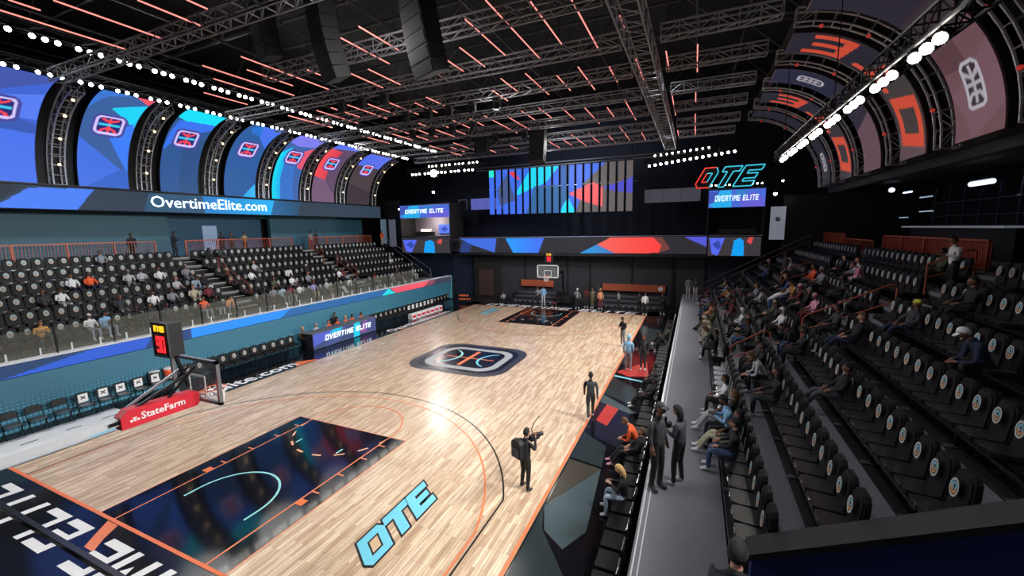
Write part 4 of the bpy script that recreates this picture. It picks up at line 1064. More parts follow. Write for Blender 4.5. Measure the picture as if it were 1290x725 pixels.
RP = [(10.7, 12.92, (112, 78, 86), [((92, 62, 68), [(0, .3), (0, 1), (.55, 1), (.5, .3)]), ((120, 86, 96), [(.0, .2), (1, .35), (1, .1), (.4, 0)]), ((58, 46, 52), [(0, .42), (0, 1), (1, 1), (1, .46)]), ((42, 38, 50), [(0, .6), (0, 1), (1, 1), (1, .6)])], (.5, .21, .6, 'mono'), 'dim pink arched screen with white emblem, nearest of the right side', None),
      (14.68, 16.62, (66, 58, 58), [((96, 74, 80), [(0, 0), (0, .15), (1, .05), (1, 0)]), (DK, [(0, .55), (0, 1), (1, 1), (1, .55)])], None, 'dark arched screen with orange OTE letters, second on the right side', ote_extra()),
      (18.5, 20.43, (104, 76, 86), [((48, 42, 54), [(0, .28), (0, 1), (1, 1), (1, .36)]), ((40, 40, 60), [(0, .6), (0, 1), (1, 1), (1, .6)])], (.5, .76, .5, 'mono'), 'half pink arched screen with small white emblem, third on the right side', None),
      (22.07, 23.97, (58, 50, 56), [(DK, [(0, .55), (0, 1), (1, 1), (1, .55)])], None, 'dark arched screen with orange OTE letters, fourth on the right side', ote_extra()),
      (25.76, 27.4, (38, 36, 46), [], (.5, .2, .48, 'mono'), 'dark arched screen with low white emblem, farthest on the right side', None),
      (6.9, 9.0, (28, 26, 32), [], None, 'unlit arched screen at the near end of the right side', None)]
for ya, yb, base, polys, logo, lab, ex in RP:
    vault_panel('R', ya, yb, base, polys, logo, lab, ex, SCREENDIM, 1.5)
# arched trusses
def arch_truss(side, y, lab, th1):
    x_, z_ = arc(side, 0)
    e = empty('arched_truss', (x_, y, z_), 0, lab, 'truss', 'arched trusses between the arched screens')
    n = 12; ch = [(-.25, .3), (.25, .3), (-.25, -.2), (.25, -.2)] if side == 'L' else [(-.2, .42), (.2, .42), (-.2, -.04), (.2, -.04)]
    def P(i, c): a = arc(side, th1 * i / n, c[1]); return (a[0] - x_, c[0], a[1] - z_)
    r = .04
    for c in ch:
        s = MB(); s.path([P(i, c) for i in range(n + 1)], r, TRUSS, 5); s.build('chord', e)
    s = MB()
    for i in range(n + 1):
        s.bar(P(i, ch[0]), P(i, ch[1]), .018, TRUSS); s.bar(P(i, ch[2]), P(i, ch[3]), .018, TRUSS); s.bar(P(i, ch[0]), P(i, ch[2]), .018, TRUSS); s.bar(P(i, ch[1]), P(i, ch[3]), .018, TRUSS)
        if i < n and (side == 'L' or i in (0, 1, n - 1)):
            j = i + 1; a, b = (0, 2) if i % 2 else (2, 0); s.bar(P(i, ch[a]), P(j, ch[b]), .018, TRUSS); s.bar(P(i, ch[a + 1]), P(j, ch[b + 1]), .018, TRUSS)
    o = s.build('lattice', e); o['kind'] = 'stuff'
    for t_ in (.18, .42, .66, .88):
        a = arc(side, th1 * t_, -.3 if side == 'L' else -.12); s = MB(); s.lathe([(.05, -.05), (.07, 0), (.05, .05)], (a[0] - x_, .0, a[1] - z_), LAMPW if side == 'L' else mat('small_red_lamp', (120, 40, 36), .5, emit=(200, 60, 50), strength=.5), 8); s.build('lamp', e)
for k, y in enumerate((6.75, 10.65, 14.6, 18.6, 22.45, 26.5, 30.9)): arch_truss('L', y, f'arched grey truss with small warm lamps, {ordn(k)} from near end of left vault', 1.35)
for k, y in enumerate((9.85, 13.8, 17.55, 21.25, 24.9, 27.9)): arch_truss('R', y, f'arched grey truss with open square end, {ordn(k)} from near end of right vault', 1.53)
# black backing behind the vault
for side, ya, yb in (('L', -3, 32), ('R', 3, 29)):
    s = MB(); n = 20
    for i in range(n):
        t0, t1 = 1.5 * i / n, 1.5 * (i + 1) / n
        for d in (.62, .75):
            a, b = arc(side, t0, d), arc(side, t1, d); s.poly([(a[0], ya, a[1]), (b[0], ya, b[1]), (b[0], yb, b[1]), (a[0], yb, a[1])], RISER)
    struct(s, 'ceiling_vault_left' if side == 'L' else 'ceiling_vault_right', 'black curved backing behind the arched screens')
# left upper ribbon with website
fb = empty('led_ribbon', (-21, 14, 9.0), 0, 'LED ribbon reading OvertimeElite.com above the left stand', 'LED display')
uy = lambda y: (y + 3) / 35
def P_(U, V): return (np.full(U.shape, .05), -17 + U * 35, -.62 + V * 1.2 + (-.0) * U)
screen('display', P_, 35, 1.2, 420, 22, (44, 58, 74), [
    ((70, 120, 232), [(uy(4.2), 0), (uy(5.6), .9), (uy(8.2), 1), (uy(7.3), 0)]), ((36, 46, 60), [(uy(2), 0), (uy(2), 1), (uy(5.4), .95), (uy(4.0), 0)]),
    ((46, 80, 110), [(uy(10.4), 0), (uy(10.8), 1), (uy(14.0), 1), (uy(14.0), 0)]), ((40, 120, 190), [(uy(14), 0), (uy(14), 1), (uy(19.4), 1), (uy(19.0), 0)], (40, 170, 236), 'u'),
    ((42, 100, 150), [(uy(19), 0), (uy(19.4), 1), (uy(22), 1), (uy(21.5), 0)], (40, 70, 96), 'u')], parent=fb)
s = MB(); s.box((-.2, .5, 0), (.4, 35, 1.3), BLACK); s.build('housing', fb)
s = MB(); s.box((.1, .5, .66), (.12, 35, .08), DARKMETAL); s.build('ledge', fb)
font_text('OvertimeElite.com', .85, TEXTW, 'lettering', fb, (.12, -3.2, -.32), (0, 1, 0), (0, 0, 1), width=7.8, offset=.0, th=.03)
s = MB(); s.box((-23.05, 14.5, 8.5), (3.1, 35, .1), mat('soffit_teal', (34, 56, 68), .7)); s.box((-23.6, 14.5, 9.2), (4.2, 35, .1), BLACK); struct(s, 'ceiling_soffit_left')
s = MB(); s.box((18.85, 16, 9.0), (.3, 26, .35), BLACK); s.box((21.8, 16, 9.4), (6.2, 29, .15), BLACK); struct(s, 'ceiling_soffit_right')
# right concourse bar
e = empty('concourse_bar', (22.0, 22, 5.28), 0, 'dim bar with pale counter edge behind the right stand', 'bar')
s = MB(); s.box((.3, 0, .65), (.5, 8.5, 1.3), BLACK); s.build('body', e)
s = MB(); s.box((0, 0, 1.36), (.7, 8.6, .09), mat('bar_edge_glow', (150, 156, 170), .4, emit=(120, 126, 140), strength=.4)); s.build('counter', e)  # faint emission keeps the counter pale in the dim bar
s = MB()
for y_ in (-4, -2.6, -1.3, 0, 1.3, 2.6, 4): s.box((.9, y_, 2.1), (.1, .08, 2.6), mat('bar_shelf', (30, 34, 60), .5))
for z in (1.9, 2.6): s.box((.9, 0, z), (.3, 8.2, .04), mat('bar_shelf', (30, 34, 60), .5))
s.build('shelving', e)
FL = [((22, 20.2, 8.5), 1.5, .22, 1), ((22, 27, 8.6), 1.0, .1, .6), ((22, 24.8, 8.2), 1.3, .06, .5), ((22, 33.6, 8.2), 1.9, .12, .6), ((23, 30, 7.2), 1.2, .05, .3), ((23, 18.8, 7.9), 2.2, .06, .4), ((23, 27.2, 7.5), 1.6, .06, .4)]
for k, (p, L_, t_, st_) in enumerate(FL):
    e = empty('tube_lamp', p, 0, f'white glowing tube lamp over the right concourse, {ordn(k)} of the scattered lamps', 'lamp', 'tube lamps over the right concourse')
    s = MB(); s.bar((0, -L_ / 2, 0), (0, L_ / 2, 0), t_ / 2, FLUO if st_ > .5 else glow('dim_tube_glow', (170, 190, 215), .8), 8); s.build('tube', e)
    s = MB(); s.box((0, 0, t_ / 2 + .05), (.12, L_ + .1, .06), DARKMETAL); s.build('housing', e)
s = MB(); s.lathe([(.001, -.16), (.12, -.11), (.17, 0), (.12, .11), (.001, .16)], (22, 29.2, 8.9), glow('globe_glow', (225, 232, 255), 1.4), 12); tag(s.build('globe_lamp', None, True), 'round white globe lamp over the right concourse', 'lamp')
for k, (x, y, z, rad) in enumerate(((-13.2, 31, 10.7, .12), (-18.9, 32.6, 9.3, .08), (16.1, 31.2, 9.1, .12), (16.5, 31.2, 10.0, .07))):
    e = empty('small_floodlight', (x, y, z), 0, ['small white floodlight above the lit suite', 'tiny lamp left of the lit suite', 'white lamp on corner of dark suite', 'tiny lamp above the pale poster'][k], 'lamp')
    s = MB(); s.lathe([(.001, -rad), (rad * .7, -rad * .7), (rad, 0), (rad * .7, rad * .6)], (0, 0, 0), LAMP, 10); s.build('lens', e)
    s = MB(); s.box((0, .02, rad + .06), (.08, .08, .14), DARKMETAL); s.bar((0, .02, rad), (0, .02, 19 - z), .01, DARKMETAL); s.build('bracket', e)

# ================================================================== ROOF RIG
def box_truss(p0, p1, sz, lab, m=TRUSSD, n=None, tri=False, name='roof_truss', grp='straight box trusses under the roof', r=.035):
    p0 = Vector(p0); p1 = Vector(p1); d = p1 - p0; L = d.length; d.normalize()
    up = Vector((0, 0, 1)); sd = d.cross(up).normalized()
    e = empty(name, p0, 0, lab, 'truss', grp); n = n or max(2, round(L / .7))
    ch = [(-.5, -.5), (.5, -.5), (-.5, .5), (.5, .5)]
    def P(i, c): return tuple(d * (L * i / n) + sd * (c[0] * sz) + up * (c[1] * sz))
    for c in ch:
        s = MB(); s.bar(P(0, c), P(n, c), r, m, 5); s.build('chord', e)
    s = MB()
    for i in range(n + 1):
        for a, b in ((0, 1), (2, 3), (0, 2), (1, 3)): s.bar(P(i, ch[a]), P(i, ch[b]), r * .5, m)
        if i < n:
            for a, b in ((0, 2), (1, 3)):
                if i % 2: a, b = b, a
                s.bar(P(i, ch[a]), P(i + 1, ch[b]), r * .5, m)
            s.bar(P(i, ch[0]), P(i + 1, ch[1]), r * .5, m)
    o = s.build('lattice', e); o['kind'] = 'stuff'
    return e
TY = [4.2, 7.7, 10.9, 13.8, 17.0, 20.2, 23.9, 27.4]
for k, y in enumerate(TY):
    box_truss((-12.5 if k != 1 else -5, y, 13.15), (8.3, y, 13.15), .42, f'grey box truss crossing the hall, {ordn(k)} from near end')
for k, y in enumerate(TY[1:]): box_truss((9.6, y, 13.15), (13.0, y, 13.15), .4, f'short grey truss right of the lengthwise truss, {ordn(k)} from near end', n=6)
box_truss((8.9, 2, 13.1), (8.9, 31, 13.1), .75, 'wide lengthwise truss carrying a row of cables along the hall', TRUSSD)
# deep roof joists
JM = mat('roof_joist_paint', (64, 62, 64), .6, .2, noise=.2)
for k, y in enumerate((1, 5.8, 10.6, 15.4, 20.2, 25, 29.8, 34.6)):
    e = empty('roof_joist', (0, y, 16.8), 0, f'deep dark roof joist across the hall, {ordn(k)} from near end', 'roof joist', 'deep roof joists')
    s = MB(); s.box((0, 0, 0), (48, .12, .12), JM); s.build('bottom_chord', e)
    s = MB(); s.box((0, 0, 1.6), (48, .14, .14), JM); s.build('top_chord', e)
    s = MB(); x = -24; f_ = 0
    while x < 24: s.bar((x, 0, 0 if f_ else 1.6), (x + 1.7, 0, 1.6 if f_ else 0), .04, JM); x += 1.7; f_ ^= 1
    o = s.build('web', e); o['kind'] = 'stuff'
PM = mat('roof_pipe_paint', (52, 50, 52), .55, .3)
for k, x in enumerate((-19, -14, -10, -6, -2, 2, 6, 10.6, 12.6, 15, 20)):
    s = MB(); s.bar((x, -6, 15.9), (x, 38, 15.9), .06, PM, 6); o = s.build('roof_pipe'); tag(o, f'dark lengthwise roof pipe, {ordn(k)} counted from the left wall', 'pipe', 'lengthwise roof pipes')
# light rows
def lamp_row(pts, face, lab, r, grp, tm=None):
    """pts: lamp positions; face: direction the lamp looks"""
    f = Vector(face).normalized()
    body = MB(); body.lathe([(r * .75, -.22), (r * 1.12, 0)], (0, 0, 0), DARKMETAL, 10, 'Z')
    lens = MB(); lens.lathe([(r * .95, .0), (r * .8, .05), (r * .3, .075)], (0, 0, 0), LAMP, 10, 'Z')
    yoke = MB(); yoke.path([(-r * 1.2, 0, -.08), (-r * 1.2, 0, -.34), (r * 1.2, 0, -.34), (r * 1.2, 0, -.08)], .012, DARKMETAL, 4)
    mb, ml, my = body.mesh('housing'), lens.mesh('lens'), yoke.mesh('yoke')
    q = f.to_track_quat('Z', 'Y').to_euler()
    for i, p in enumerate(pts):
        e = empty('floodlight', p, 0, lab.format(ordn(i)), 'floodlight', grp); e.rotation_euler = q
        link('housing', mb, e); link('lens', ml, e); link('yoke', my, e)
def groups(a, b, pitch, sp, n):
    out = []; y = a
    while y < b: out += [y + i * sp for i in range(n)]; y += pitch
    return out
ys = groups(1.9, 29, 1.34, .36, 3)
lamp_row([(-15.0, y, 13.83) for y in ys], (.9, -.35, -.45), 'round floodlight on the lower left lighting bar, {} from near end', .085, 'floodlights of the lower left bar')
ys = groups(1.2, 31, 1.34, .36, 3)
lamp_row([(-13.0, y, 14.62) for y in ys], (.9, -.35, -.45), 'round floodlight on the upper left lighting bar, {} from near end', .1, 'floodlights of the upper left bar')
ys = groups(1.2, 18, 1.75, .42, 3)
lamp_row([(14.3, y, 9.72) for y in ys if not 3.3 < y < 4.1], (-.6, -.5, -.5), 'round floodlight on the long right lighting bar, {} from near end', .1, 'floodlights of the right bar')
xs = groups(-15.2, -8.4, 1.5, .42, 3)
lamp_row([(x, 30.4, 12.45 if 1 else 0) for x in xs], (.3, -1, -.5), 'round floodlight on the lower far left bar, {} from left', .1, 'floodlights of the lower far left bar')
lamp_row([(x + 2, 30.4, 13.1) for x in xs[:-3]], (.3, -1, -.5), 'round floodlight on the upper far left bar, {} from left', .08, 'floodlights of the upper far left bar')
xs = [7.4 + .42 * i for i in range(15)]
lamp_row([(x, 30.4, 11.6 + .1 * (x - 7.4)) for x in xs], (-.2, -1, -.5), 'round floodlight on the lower far right bar, {} from left', .1, 'floodlights of the lower far right bar')
lamp_row([(7.8 + .42 * i, 30.4, 12.35 + .03 * i) for i in range(10)], (-.2, -1, -.5), 'round floodlight on the upper far right bar, {} from left', .07, 'floodlights of the upper far right bar')
lamp_row([(11.9 + .3 * i, 31.05, 9.9) for i in range(12)], (0, -1, -.3), 'small floodlight under the outlined sign, {} from left', .06, 'floodlights under the outlined sign')
e = empty('big_floodlight', (-12.6, 30.3, 12.4), 0, 'dazzling large white floodlight in the far left corner', 'floodlight')
s = MB(); s.lathe([(.001, -.3), (.2, -.25), (.3, -.1), (.32, 0)], (0, 0, 0), glow('big_lamp_glow', (255, 252, 244), 60), 14, 'Y'); s.build('lens', e)
s = MB(); s.box((0, .15, 0), (.7, .25, .7), DARKMETAL); s.build('housing', e)
box_truss((-15.2, .5, 14.15), (-15.2, 30.5, 14.15), .35, 'black lengthwise truss carrying lower left floodlights', DARKMETAL, 40, name='lighting_truss', grp='lighting trusses')
box_truss((-13.2, .5, 14.95), (-13.2, 31.5, 14.95), .35, 'black lengthwise truss carrying upper left floodlights', DARKMETAL, 40, name='lighting_truss', grp='lighting trusses')
box_truss((14.45, .4, 10.1), (14.45, 19.5, 10.1), .4, 'black lengthwise truss carrying right floodlights', DARKMETAL, 40, name='lighting_truss', grp='lighting trusses')
box_truss((-16, 30.6, 12.85), (-7, 30.6, 12.85), .3, 'black cross truss carrying far left floodlights', DARKMETAL, 14, name='lighting_truss', grp='lighting trusses')
box_truss((7, 30.5, 11.95), (14, 30.5, 12.5), .3, 'black cross truss carrying far right floodlights', DARKMETAL, 12, name='lighting_truss', grp='lighting trusses')
for (x, ya, z) in ((-15.2, 2, 14.3), (-13.2, 2, 15.1), (14.45, 2, 10.3)):
    for y in (ya, ya + 9, ya + 16.5) if x > 0 else (ya, ya + 9, ya + 18, ya + 27):
        s = MB(); s.bar((x, y, z), (x, y, 16.8), .015, DARKMETAL); tag(s.build('hanger_cable'), f'thin black cable holding up the {"lower left" if x < -14 else "upper left" if x < 0 else "right"} lighting truss, {ordn(round((y - ya) / 8.8))} from near end', 'cable', 'hanger cables of lighting trusses')
# pink tubes: (x, y0, y1, z)
STK = []
def unpix(px, py, z):
    d = fw + R_ * ((px - 645) / FPX) - U_ * ((py - 362.5) / FPX); t = (z - CP.z) / d.z; return CP + d * t
STK = [(-6.54, 1.29, 1.9, 13.3), (-7.53, 1.39, 4.28, 13.3), (-5.5, 1.82, 4.34, 13.3), (-3.46, 2.79, 4.41, 13.3), (-2.25, 3.35, 3.89, 13.3), (-9.95, 8.19, 10.22, 13.3), (-9.92, 12.49, 15.48, 13.3), (-6.71, 6.29, 10.28, 13.3), (-7.77, 7.32, 9.32, 13.3), (-4.61, 6.4, 10.38, 13.3), (-5.62, 7.3, 9.34, 13.3), (-3.53, 8.34, 9.24, 13.3), (-0.23, 6.52, 9.3, 13.3), (0.88, 6.55, 8.49, 13.3), (-2.3, 9.4, 11.32, 13.3), (-1.34, 9.37, 11.35, 13.3), (0.8, 10.28, 11.5, 13.3), (1.95, 9.23, 11.22, 13.3), (2.95, 9.27, 11.2, 13.3), (4.13, 7.63, 10.58, 13.3), (1.96, 13.8, 15.62, 13.3), (2.96, 12.67, 14.61, 13.3), (5.19, 6.95, 11.48, 13.3), (6.31, 7.58, 10.59, 13.3), (7.4, 8.01, 11.49, 13.3), (4.13, 12.61, 15.65, 13.3), (5.24, 13.44, 15.55, 13.3), (6.3, 12.9, 15.93, 13.3), (7.44, 13.45, 15.37, 13.3), (8.52, 13.14, 15.75, 13.3), (8.5, 9.51, 10.35, 13.3), (9.63, 12.89, 14.83, 13.3), (10.7, 12.78, 15.66, 13.3), (-9.96, 12.52, 15.58, 13.3), (-7.8, 12.52, 15.48, 13.3), (-8.97, 13.5, 14.45, 13.3), (-6.72, 12.48, 14.48, 13.3), (-5.62, 12.51, 15.49, 13.3), (-4.61, 12.87, 14.93, 13.3), (-3.51, 12.66, 15.61, 13.3), (-2.38, 13.81, 15.77, 13.3), (-1.34, 13.3, 15.78, 13.3), (-9.99, 18.01, 20.91, 13.3), (-7.84, 18.0, 20.79, 13.3), (-6.83, 17.17, 21.95, 13.3), (-5.72, 18.03, 20.83, 13.3), (-4.65, 17.18, 21.81, 13.3), (-3.63, 18.23, 21.01, 13.3), (-2.48, 17.59, 19.56, 13.3), (-1.43, 17.68, 19.48, 13.3), (-0.37, 17.54, 22.32, 13.3), (-7.92, 22.96, 27.79, 13.3), (-6.85, 24.29, 26.42, 13.3), (-5.79, 22.92, 27.96, 13.3), (-4.68, 25.16, 27.91, 13.3), (-2.5, 25.33, 27.44, 13.3), (0.72, 18.34, 22.29, 13.3), (1.88, 17.57, 19.69, 13.3), (2.92, 17.55, 19.68, 13.3), (4.04, 18.2, 20.64, 13.3), (5.16, 18.4, 22.44, 13.3), (6.26, 19.15, 21.21, 13.3), (7.33, 18.28, 22.53, 13.3), (9.57, 18.21, 22.57, 13.3), (10.64, 18.28, 20.28, 13.3), (0.64, 25.82, 28.59, 13.3), (1.77, 25.61, 28.26, 13.3), (2.76, 24.45, 28.85, 13.3), (3.92, 24.77, 28.28, 13.3), (5.04, 26.11, 28.74, 13.3), (6.16, 23.9, 28.4, 13.3), (7.24, 26.21, 29.19, 13.3), (9.53, 26.69, 29.37, 13.3), (10.62, 22.82, 28.94, 13.3)]
for k, (x, ya, yb, z) in enumerate(STK):
    e = empty('pink_tube_light', (x, (ya + yb) / 2, z), 0, None, 'tube light', 'pink tube lights under the roof')
    e['_'] = 0; del e['_']
    s = MB(); s.bar((0, -(yb - ya) / 2, 0), (0, (yb - ya) / 2, 0), .022, TUBE, 6); s.build('tube', e)
    s = MB()
    for q in (-.4, .4): s.bar((0, q * (yb - ya), .0), (0, q * (yb - ya), 2.62), .008, DARKMETAL)
    s.box((0, 0, .03), (.04, yb - ya, .02), DARKMETAL); s.build('bracket', e)
    band = sum(1 for t in TY if t < (ya + yb) / 2)
    e['band'] = band; STK[k] = (e, band, x)
for band in set(b for _, b, _ in STK):
    q = sorted([s_ for s_ in STK if s_[1] == band], key=lambda s_: s_[2])
    for i, (e, _, _) in enumerate(q):
        wh = 'nearer than the first cross truss' if band == 0 else f'beyond the {ordn(band-1)} cross truss'
        e['label'] = f'pink glowing tube light {wh}, {ordn(i)} from the left'; del e['band']
# hung speakers
def line_array(x, y, ztop, n, w_, lab, curve, rz=0):
    e = empty('line_array_speaker', (x, y, ztop), rz, lab, 'speaker', 'hanging black speaker columns')
    a = 0; px, pz = 0, 0
    for i in range(n):
        s = MB(); h = .36
        s.box((0, 0, 0), (w_, .55, h - .02), BLACK); s.box((0, -.28, 0), (w_ * .9, .02, h * .8), mat('speaker_grille', (26, 26, 28), .8, noise=.3, scale=60))
        o = s.build('speaker_cabinet', e); o.location = (0, px, pz - h / 2); o.rotation_euler = (a, 0, 0)
        pz -= h * math.cos(a); px += h * math.sin(a) ; a += curve
    s = MB(); s.box((0, 0, .08), (w_, .6, .08), DARKMETAL)
    for q in (-.3, .3): s.bar((q * w_, 0, .1), (q * w_, 0, 16.6 - ztop), .015, DARKMETAL)
    s.build('fly_frame', e)
line_array(3.5, 6, 14.2, 8, 1.05, 'large black hanging speaker column, rightmost of the three near ones', .05, -.4)
line_array(-.35, 6.2, 14.7, 8, .95, 'large black hanging speaker column, middle of the three near ones', .05, -.35)
line_array(-3.0, 6.2, 14.7, 5, .8, 'black hanging speaker column, leftmost of the three near ones', .06, -.3)
line_array(1.4, 21.6, 13.6, 7, 1.0, 'black hanging speaker column before the slatted screen, nearer the centre', -.05)
line_array(-3.4, 23, 14.1, 5, 1.0, 'black hanging speaker column before the slatted screen, nearer the left', -.05)
# dark moving heads on trusses
mh = MB(); mh.box((0, 0, -.12), (.3, .3, .12), BLACK); mh.box((-.16, 0, -.32), (.05, .2, .36), BLACK); mh.box((.16, 0, -.32), (.05, .2, .36), BLACK); mh.lathe([(.12, -.55), (.13, -.3), (.1, -.22)], (0, 0, 0), DARKMETAL, 10)
mhm = mh.mesh('moving_head_light')
for k, (ti, xs_) in enumerate(((3, (-3, -1.6, -.4, .9, 2.2)), (2, (-4.4, -3.2, -1.9)), (4, (-5, -3.6, -2.2, -.8)), (5, (-3, -1, 1)))):
    for j, x in enumerate(xs_):
        o = link('moving_head_light', mhm, None, (x, TY[ti], 12.95)); tag(o, f'black moving head lamp under the {ordn(ti)} cross truss, {ordn(j)} from the left', 'stage light', 'moving head lamps on cross trusses')

# ================================================================== PEOPLE
def sphere(n=14, m=10):
    v = []; f = []
    v.append((0, 0, 1))
    for j in range(1, m):
        t = PI * j / m
        for i in range(n): p = 2 * PI * i / n; v.append((math.sin(t) * math.cos(p), math.sin(t) * math.sin(p), math.cos(t)))
    v.append((0, 0, -1)); b = len(v) - 1
    for i in range(n): f.append((0, 1 + i, 1 + (i + 1) % n)); f.append((b, 1 + (m - 2) * n + (i + 1) % n, 1 + (m - 2) * n + i))
    for j in range(m - 2):
        for i in range(n): a = 1 + j * n; c = a + n; f.append((a + i, c + i, c + (i + 1) % n, a + (i + 1) % n))
    return v, f
SV, SF = sphere()
HR = (.095, .076, .118)
def head_shape():
    out = []
    for x, y, z in SV:
        X, Y, Z = x * HR[0], y * HR[1], z * HR[2]
        if z < -.2 : Y *= 1 - .28 * (-z - .2); X *= 1 - .05 * (-z)
        if x > .9 and -.35 < z < .1: X += .02
        if x > .8 and abs(y) > .25 and 0 < z < .35: X -= .008
        out.append((X, Y, Z))
    return out
HV = head_shape()
def hair_mesh(kind):
    v = []; dark = MB()
    for x, y, z in SV:
        if kind in ('short', 'long', 'cap'):
            on = z > .45 or (x < .1 and z > -.35) or (x < .45 and z > .2)
            if kind == 'long': on = on or (x < .15)
        elif kind == 'hood': on = z > .55 or x < .35
        elif kind == 'beanie': on = z > .22
        k = 1.13 if on else .8
        if kind == 'hood' and on: k = 1.28
        if kind == 'long' and on and z < -.2: k = 1.25
        zz = z * HR[2] * k
        if kind == 'long' and on and z < -.3: zz -= .12 * (-z)
        v.append((x * HR[0] * k - (.012 if kind == 'hood' else 0), y * HR[1] * k, zz))
    me = bpy.data.meshes.new(kind + '_hair'); fs = list(SF)
    if kind == 'cap':
        n = len(v)
        for z in (.035, .045):
            for x, y in ((.06, -.065), (.15, -.05), (.175, 0), (.15, .05), (.06, .065)): v.append((x, y, z + (.0 if x < .1 else -.01)))
        fs += [(n, n + 1, n + 2, n + 3, n + 4), (n + 9, n + 8, n + 7, n + 6, n + 5)] + [(n + i, n + (i + 1) % 5, n + 5 + (i + 1) % 5, n + 5 + i) for i in range(5)]
    me.from_pydata(v, [], fs); me.polygons.foreach_set('use_smooth', [True] * len(fs)); me.materials.append(BLACK); me.update(); return me
HAIR = {k: hair_mesh(k) for k in ('short', 'long', 'cap', 'hood', 'beanie')}
SKM, BLK = mat('skin_dark', (118, 78, 60), .55), mat('eye_black', (20, 18, 18), .3)
MOUTH = mat('lip_tone', (140, 74, 70), .5)
POSES = {}
def pose(name, pz, lean, legs, arms, hp=0, px=0, grip=.5, turn=0):
    """legs: per side (knee, ankle); arms: per side (elbow, wrist) in the torso frame; hp: head pitch forward"""
    sl, cl = math.sin(lean), math.cos(lean)
    T = lambda a, b, c: Vector((px + a * cl + c * sl, b, pz - a * sl + c * cl))
    V = []; E = []; Rr = []; Rg = []; roots = []
    def nv(p, r, g, par=None):
        V.append(tuple(p)); Rr.append(r); Rg.append(g); i = len(V) - 1
        if par is not None: E.append((par, i))
        else: roots.append(i)
        return i
    pel = nv(T(0, 0, 0), .125, 1); sp = nv(T(.0, 0, .16), .112, 0, pel); ch = nv(T(.01, 0, .34), .13, 0, sp); nb = nv(T(0, 0, .47), .085, 0, ch)
    nk = nv(T(.015, 0, .54), .05, 3, nb); hb = nv(T(.03, 0, .6), .05, 3, nk)
    for si, sy in enumerate((-1, 1)):
        kn, an = legs[si]
        hp_ = nv(T(0, sy * .085, -.04), .092, 1, pel)
        kn = Vector((kn[0], sy * kn[1], kn[2])); an = Vector((an[0], sy * an[1], an[2]))
        h = Vector(V[hp_]); m1 = nv(h.lerp(kn, .5), .078, 1, hp_); k_ = nv(kn, .058, 1, m1); m2 = nv(kn.lerp(an, .45), .055, 1, k_); a_ = nv(an, .042, 1, m2)
        nv(an + Vector((.05, 0, -.05)), .042, 2, a_); nv(an + Vector((.16, sy * .02, -.06)), .036, 2, len(V) - 1)
        nv(an + Vector((-.05, 0, -.055)), .035, 2, a_)
        el, wr = arms[si]; sh = T(0, sy * .17, .43)
        s_ = nv(sh, .062, 0, ch)
        el = T(el[0], sy * el[1], el[2]); wr = T(wr[0], sy * wr[1], wr[2])
        q1 = nv(sh.lerp(el, .5), .05, 0, s_); e_ = nv(el, .044, 0, q1); q2 = nv(el.lerp(wr, .5), .04, 0, e_); w_ = nv(wr, .03, 0, q2)
        d = (wr - el).normalized(); side = d.cross(Vector((0, 0, 1)))
        if side.length < .2: side = Vector((0, 1, 0)).cross(d)
        if abs(d.z) > .8: side = Vector((1, 0, 0))
        side.normalize(); nrm = side.cross(d).normalized()
        pm = nv(wr + d * .06, .036, 3, w_); nv(wr + d * .09, .034, 3, pm)
        base = wr + d * .08
        for fi, (o_, L) in enumerate(((-.03, .062), (-.01, .075), (.01, .072), (.03, .055))):
            b0 = nv(base + side * o_, .0095, 3); b1 = nv(base + side * o_ * 1.1 + d * L * .55 - nrm * grip * .015, .0092, 3, b0)
            nv(base + side * o_ * 1.1 + d * L * (1 - grip * .4) - nrm * grip * .04, .0085, 3, b1)
        t0 = nv(wr + d * .035 + side * -.02, .011, 3); t1 = nv(wr + d * .07 + side * -.055 - nrm * .01, .0105, 3, t0); nv(wr + d * .1 + side * -.06 - nrm * .02, .0095, 3, t1)
    me = bpy.data.meshes.new('skel'); me.from_pydata(V, E, [])
    o = bpy.data.objects.new('skel', me); COL.objects.link(o)
    o.modifiers.new('s', 'SKIN'); md = o.modifiers['s']; md.branch_smoothing = .4
    sb = o.modifiers.new('u', 'SUBSURF'); sb.levels = 1; sb.render_levels = 1
    if not me.skin_vertices: 
        bpy.context.view_layer.update()
    sk = me.skin_vertices[0].data
    for i, r in enumerate(Rr):
        r *= 1.1 if r > .04 else 1
        sk[i].radius = (r, r); sk[i].use_root = (i in roots)
    bpy.context.view_layer.update()
    dg = bpy.context.evaluated_depsgraph_get(); out = bpy.data.meshes.new_from_object(o.evaluated_get(dg)); bpy.data.objects.remove(o)
    # squash torso front-back a little and colour by nearest bone
    VA = np.array(V); EA = np.array(E); A = VA[EA[:, 0]]; B = VA[EA[:, 1]]; G = np.array(Rg)[EA[:, 1]]
    # hand region begins at the wrist
    cen = np.empty(len(out.polygons) * 3); out.polygons.foreach_get('center', cen); cen = cen.reshape(-1, 3)
    AB = B - A; L2 = (AB ** 2).sum(1) + 1e-9
    t = np.clip(((cen[:, None] - A) * AB).sum(2) / L2, 0, 1); D = ((cen[:, None] - (A + t[..., None] * AB)) ** 2).sum(2) ** .5
    RE = np.array(Rr)[EA[:, 1]]
    gi = G[np.argmin(D / RE, 1)]
    co = [tuple(v.co) for v in out.vertices]; fs = [tuple(p.vertices) for p in out.polygons]; mi = [int(g) for g in gi]
    Hm = Matrix.Translation(T(.045 + .05 * math.sin(hp), 0, .67)) @ Matrix.Rotation(turn, 4, 'Z') @ Matrix.Rotation(lean * .6 + hp, 4, 'Y')
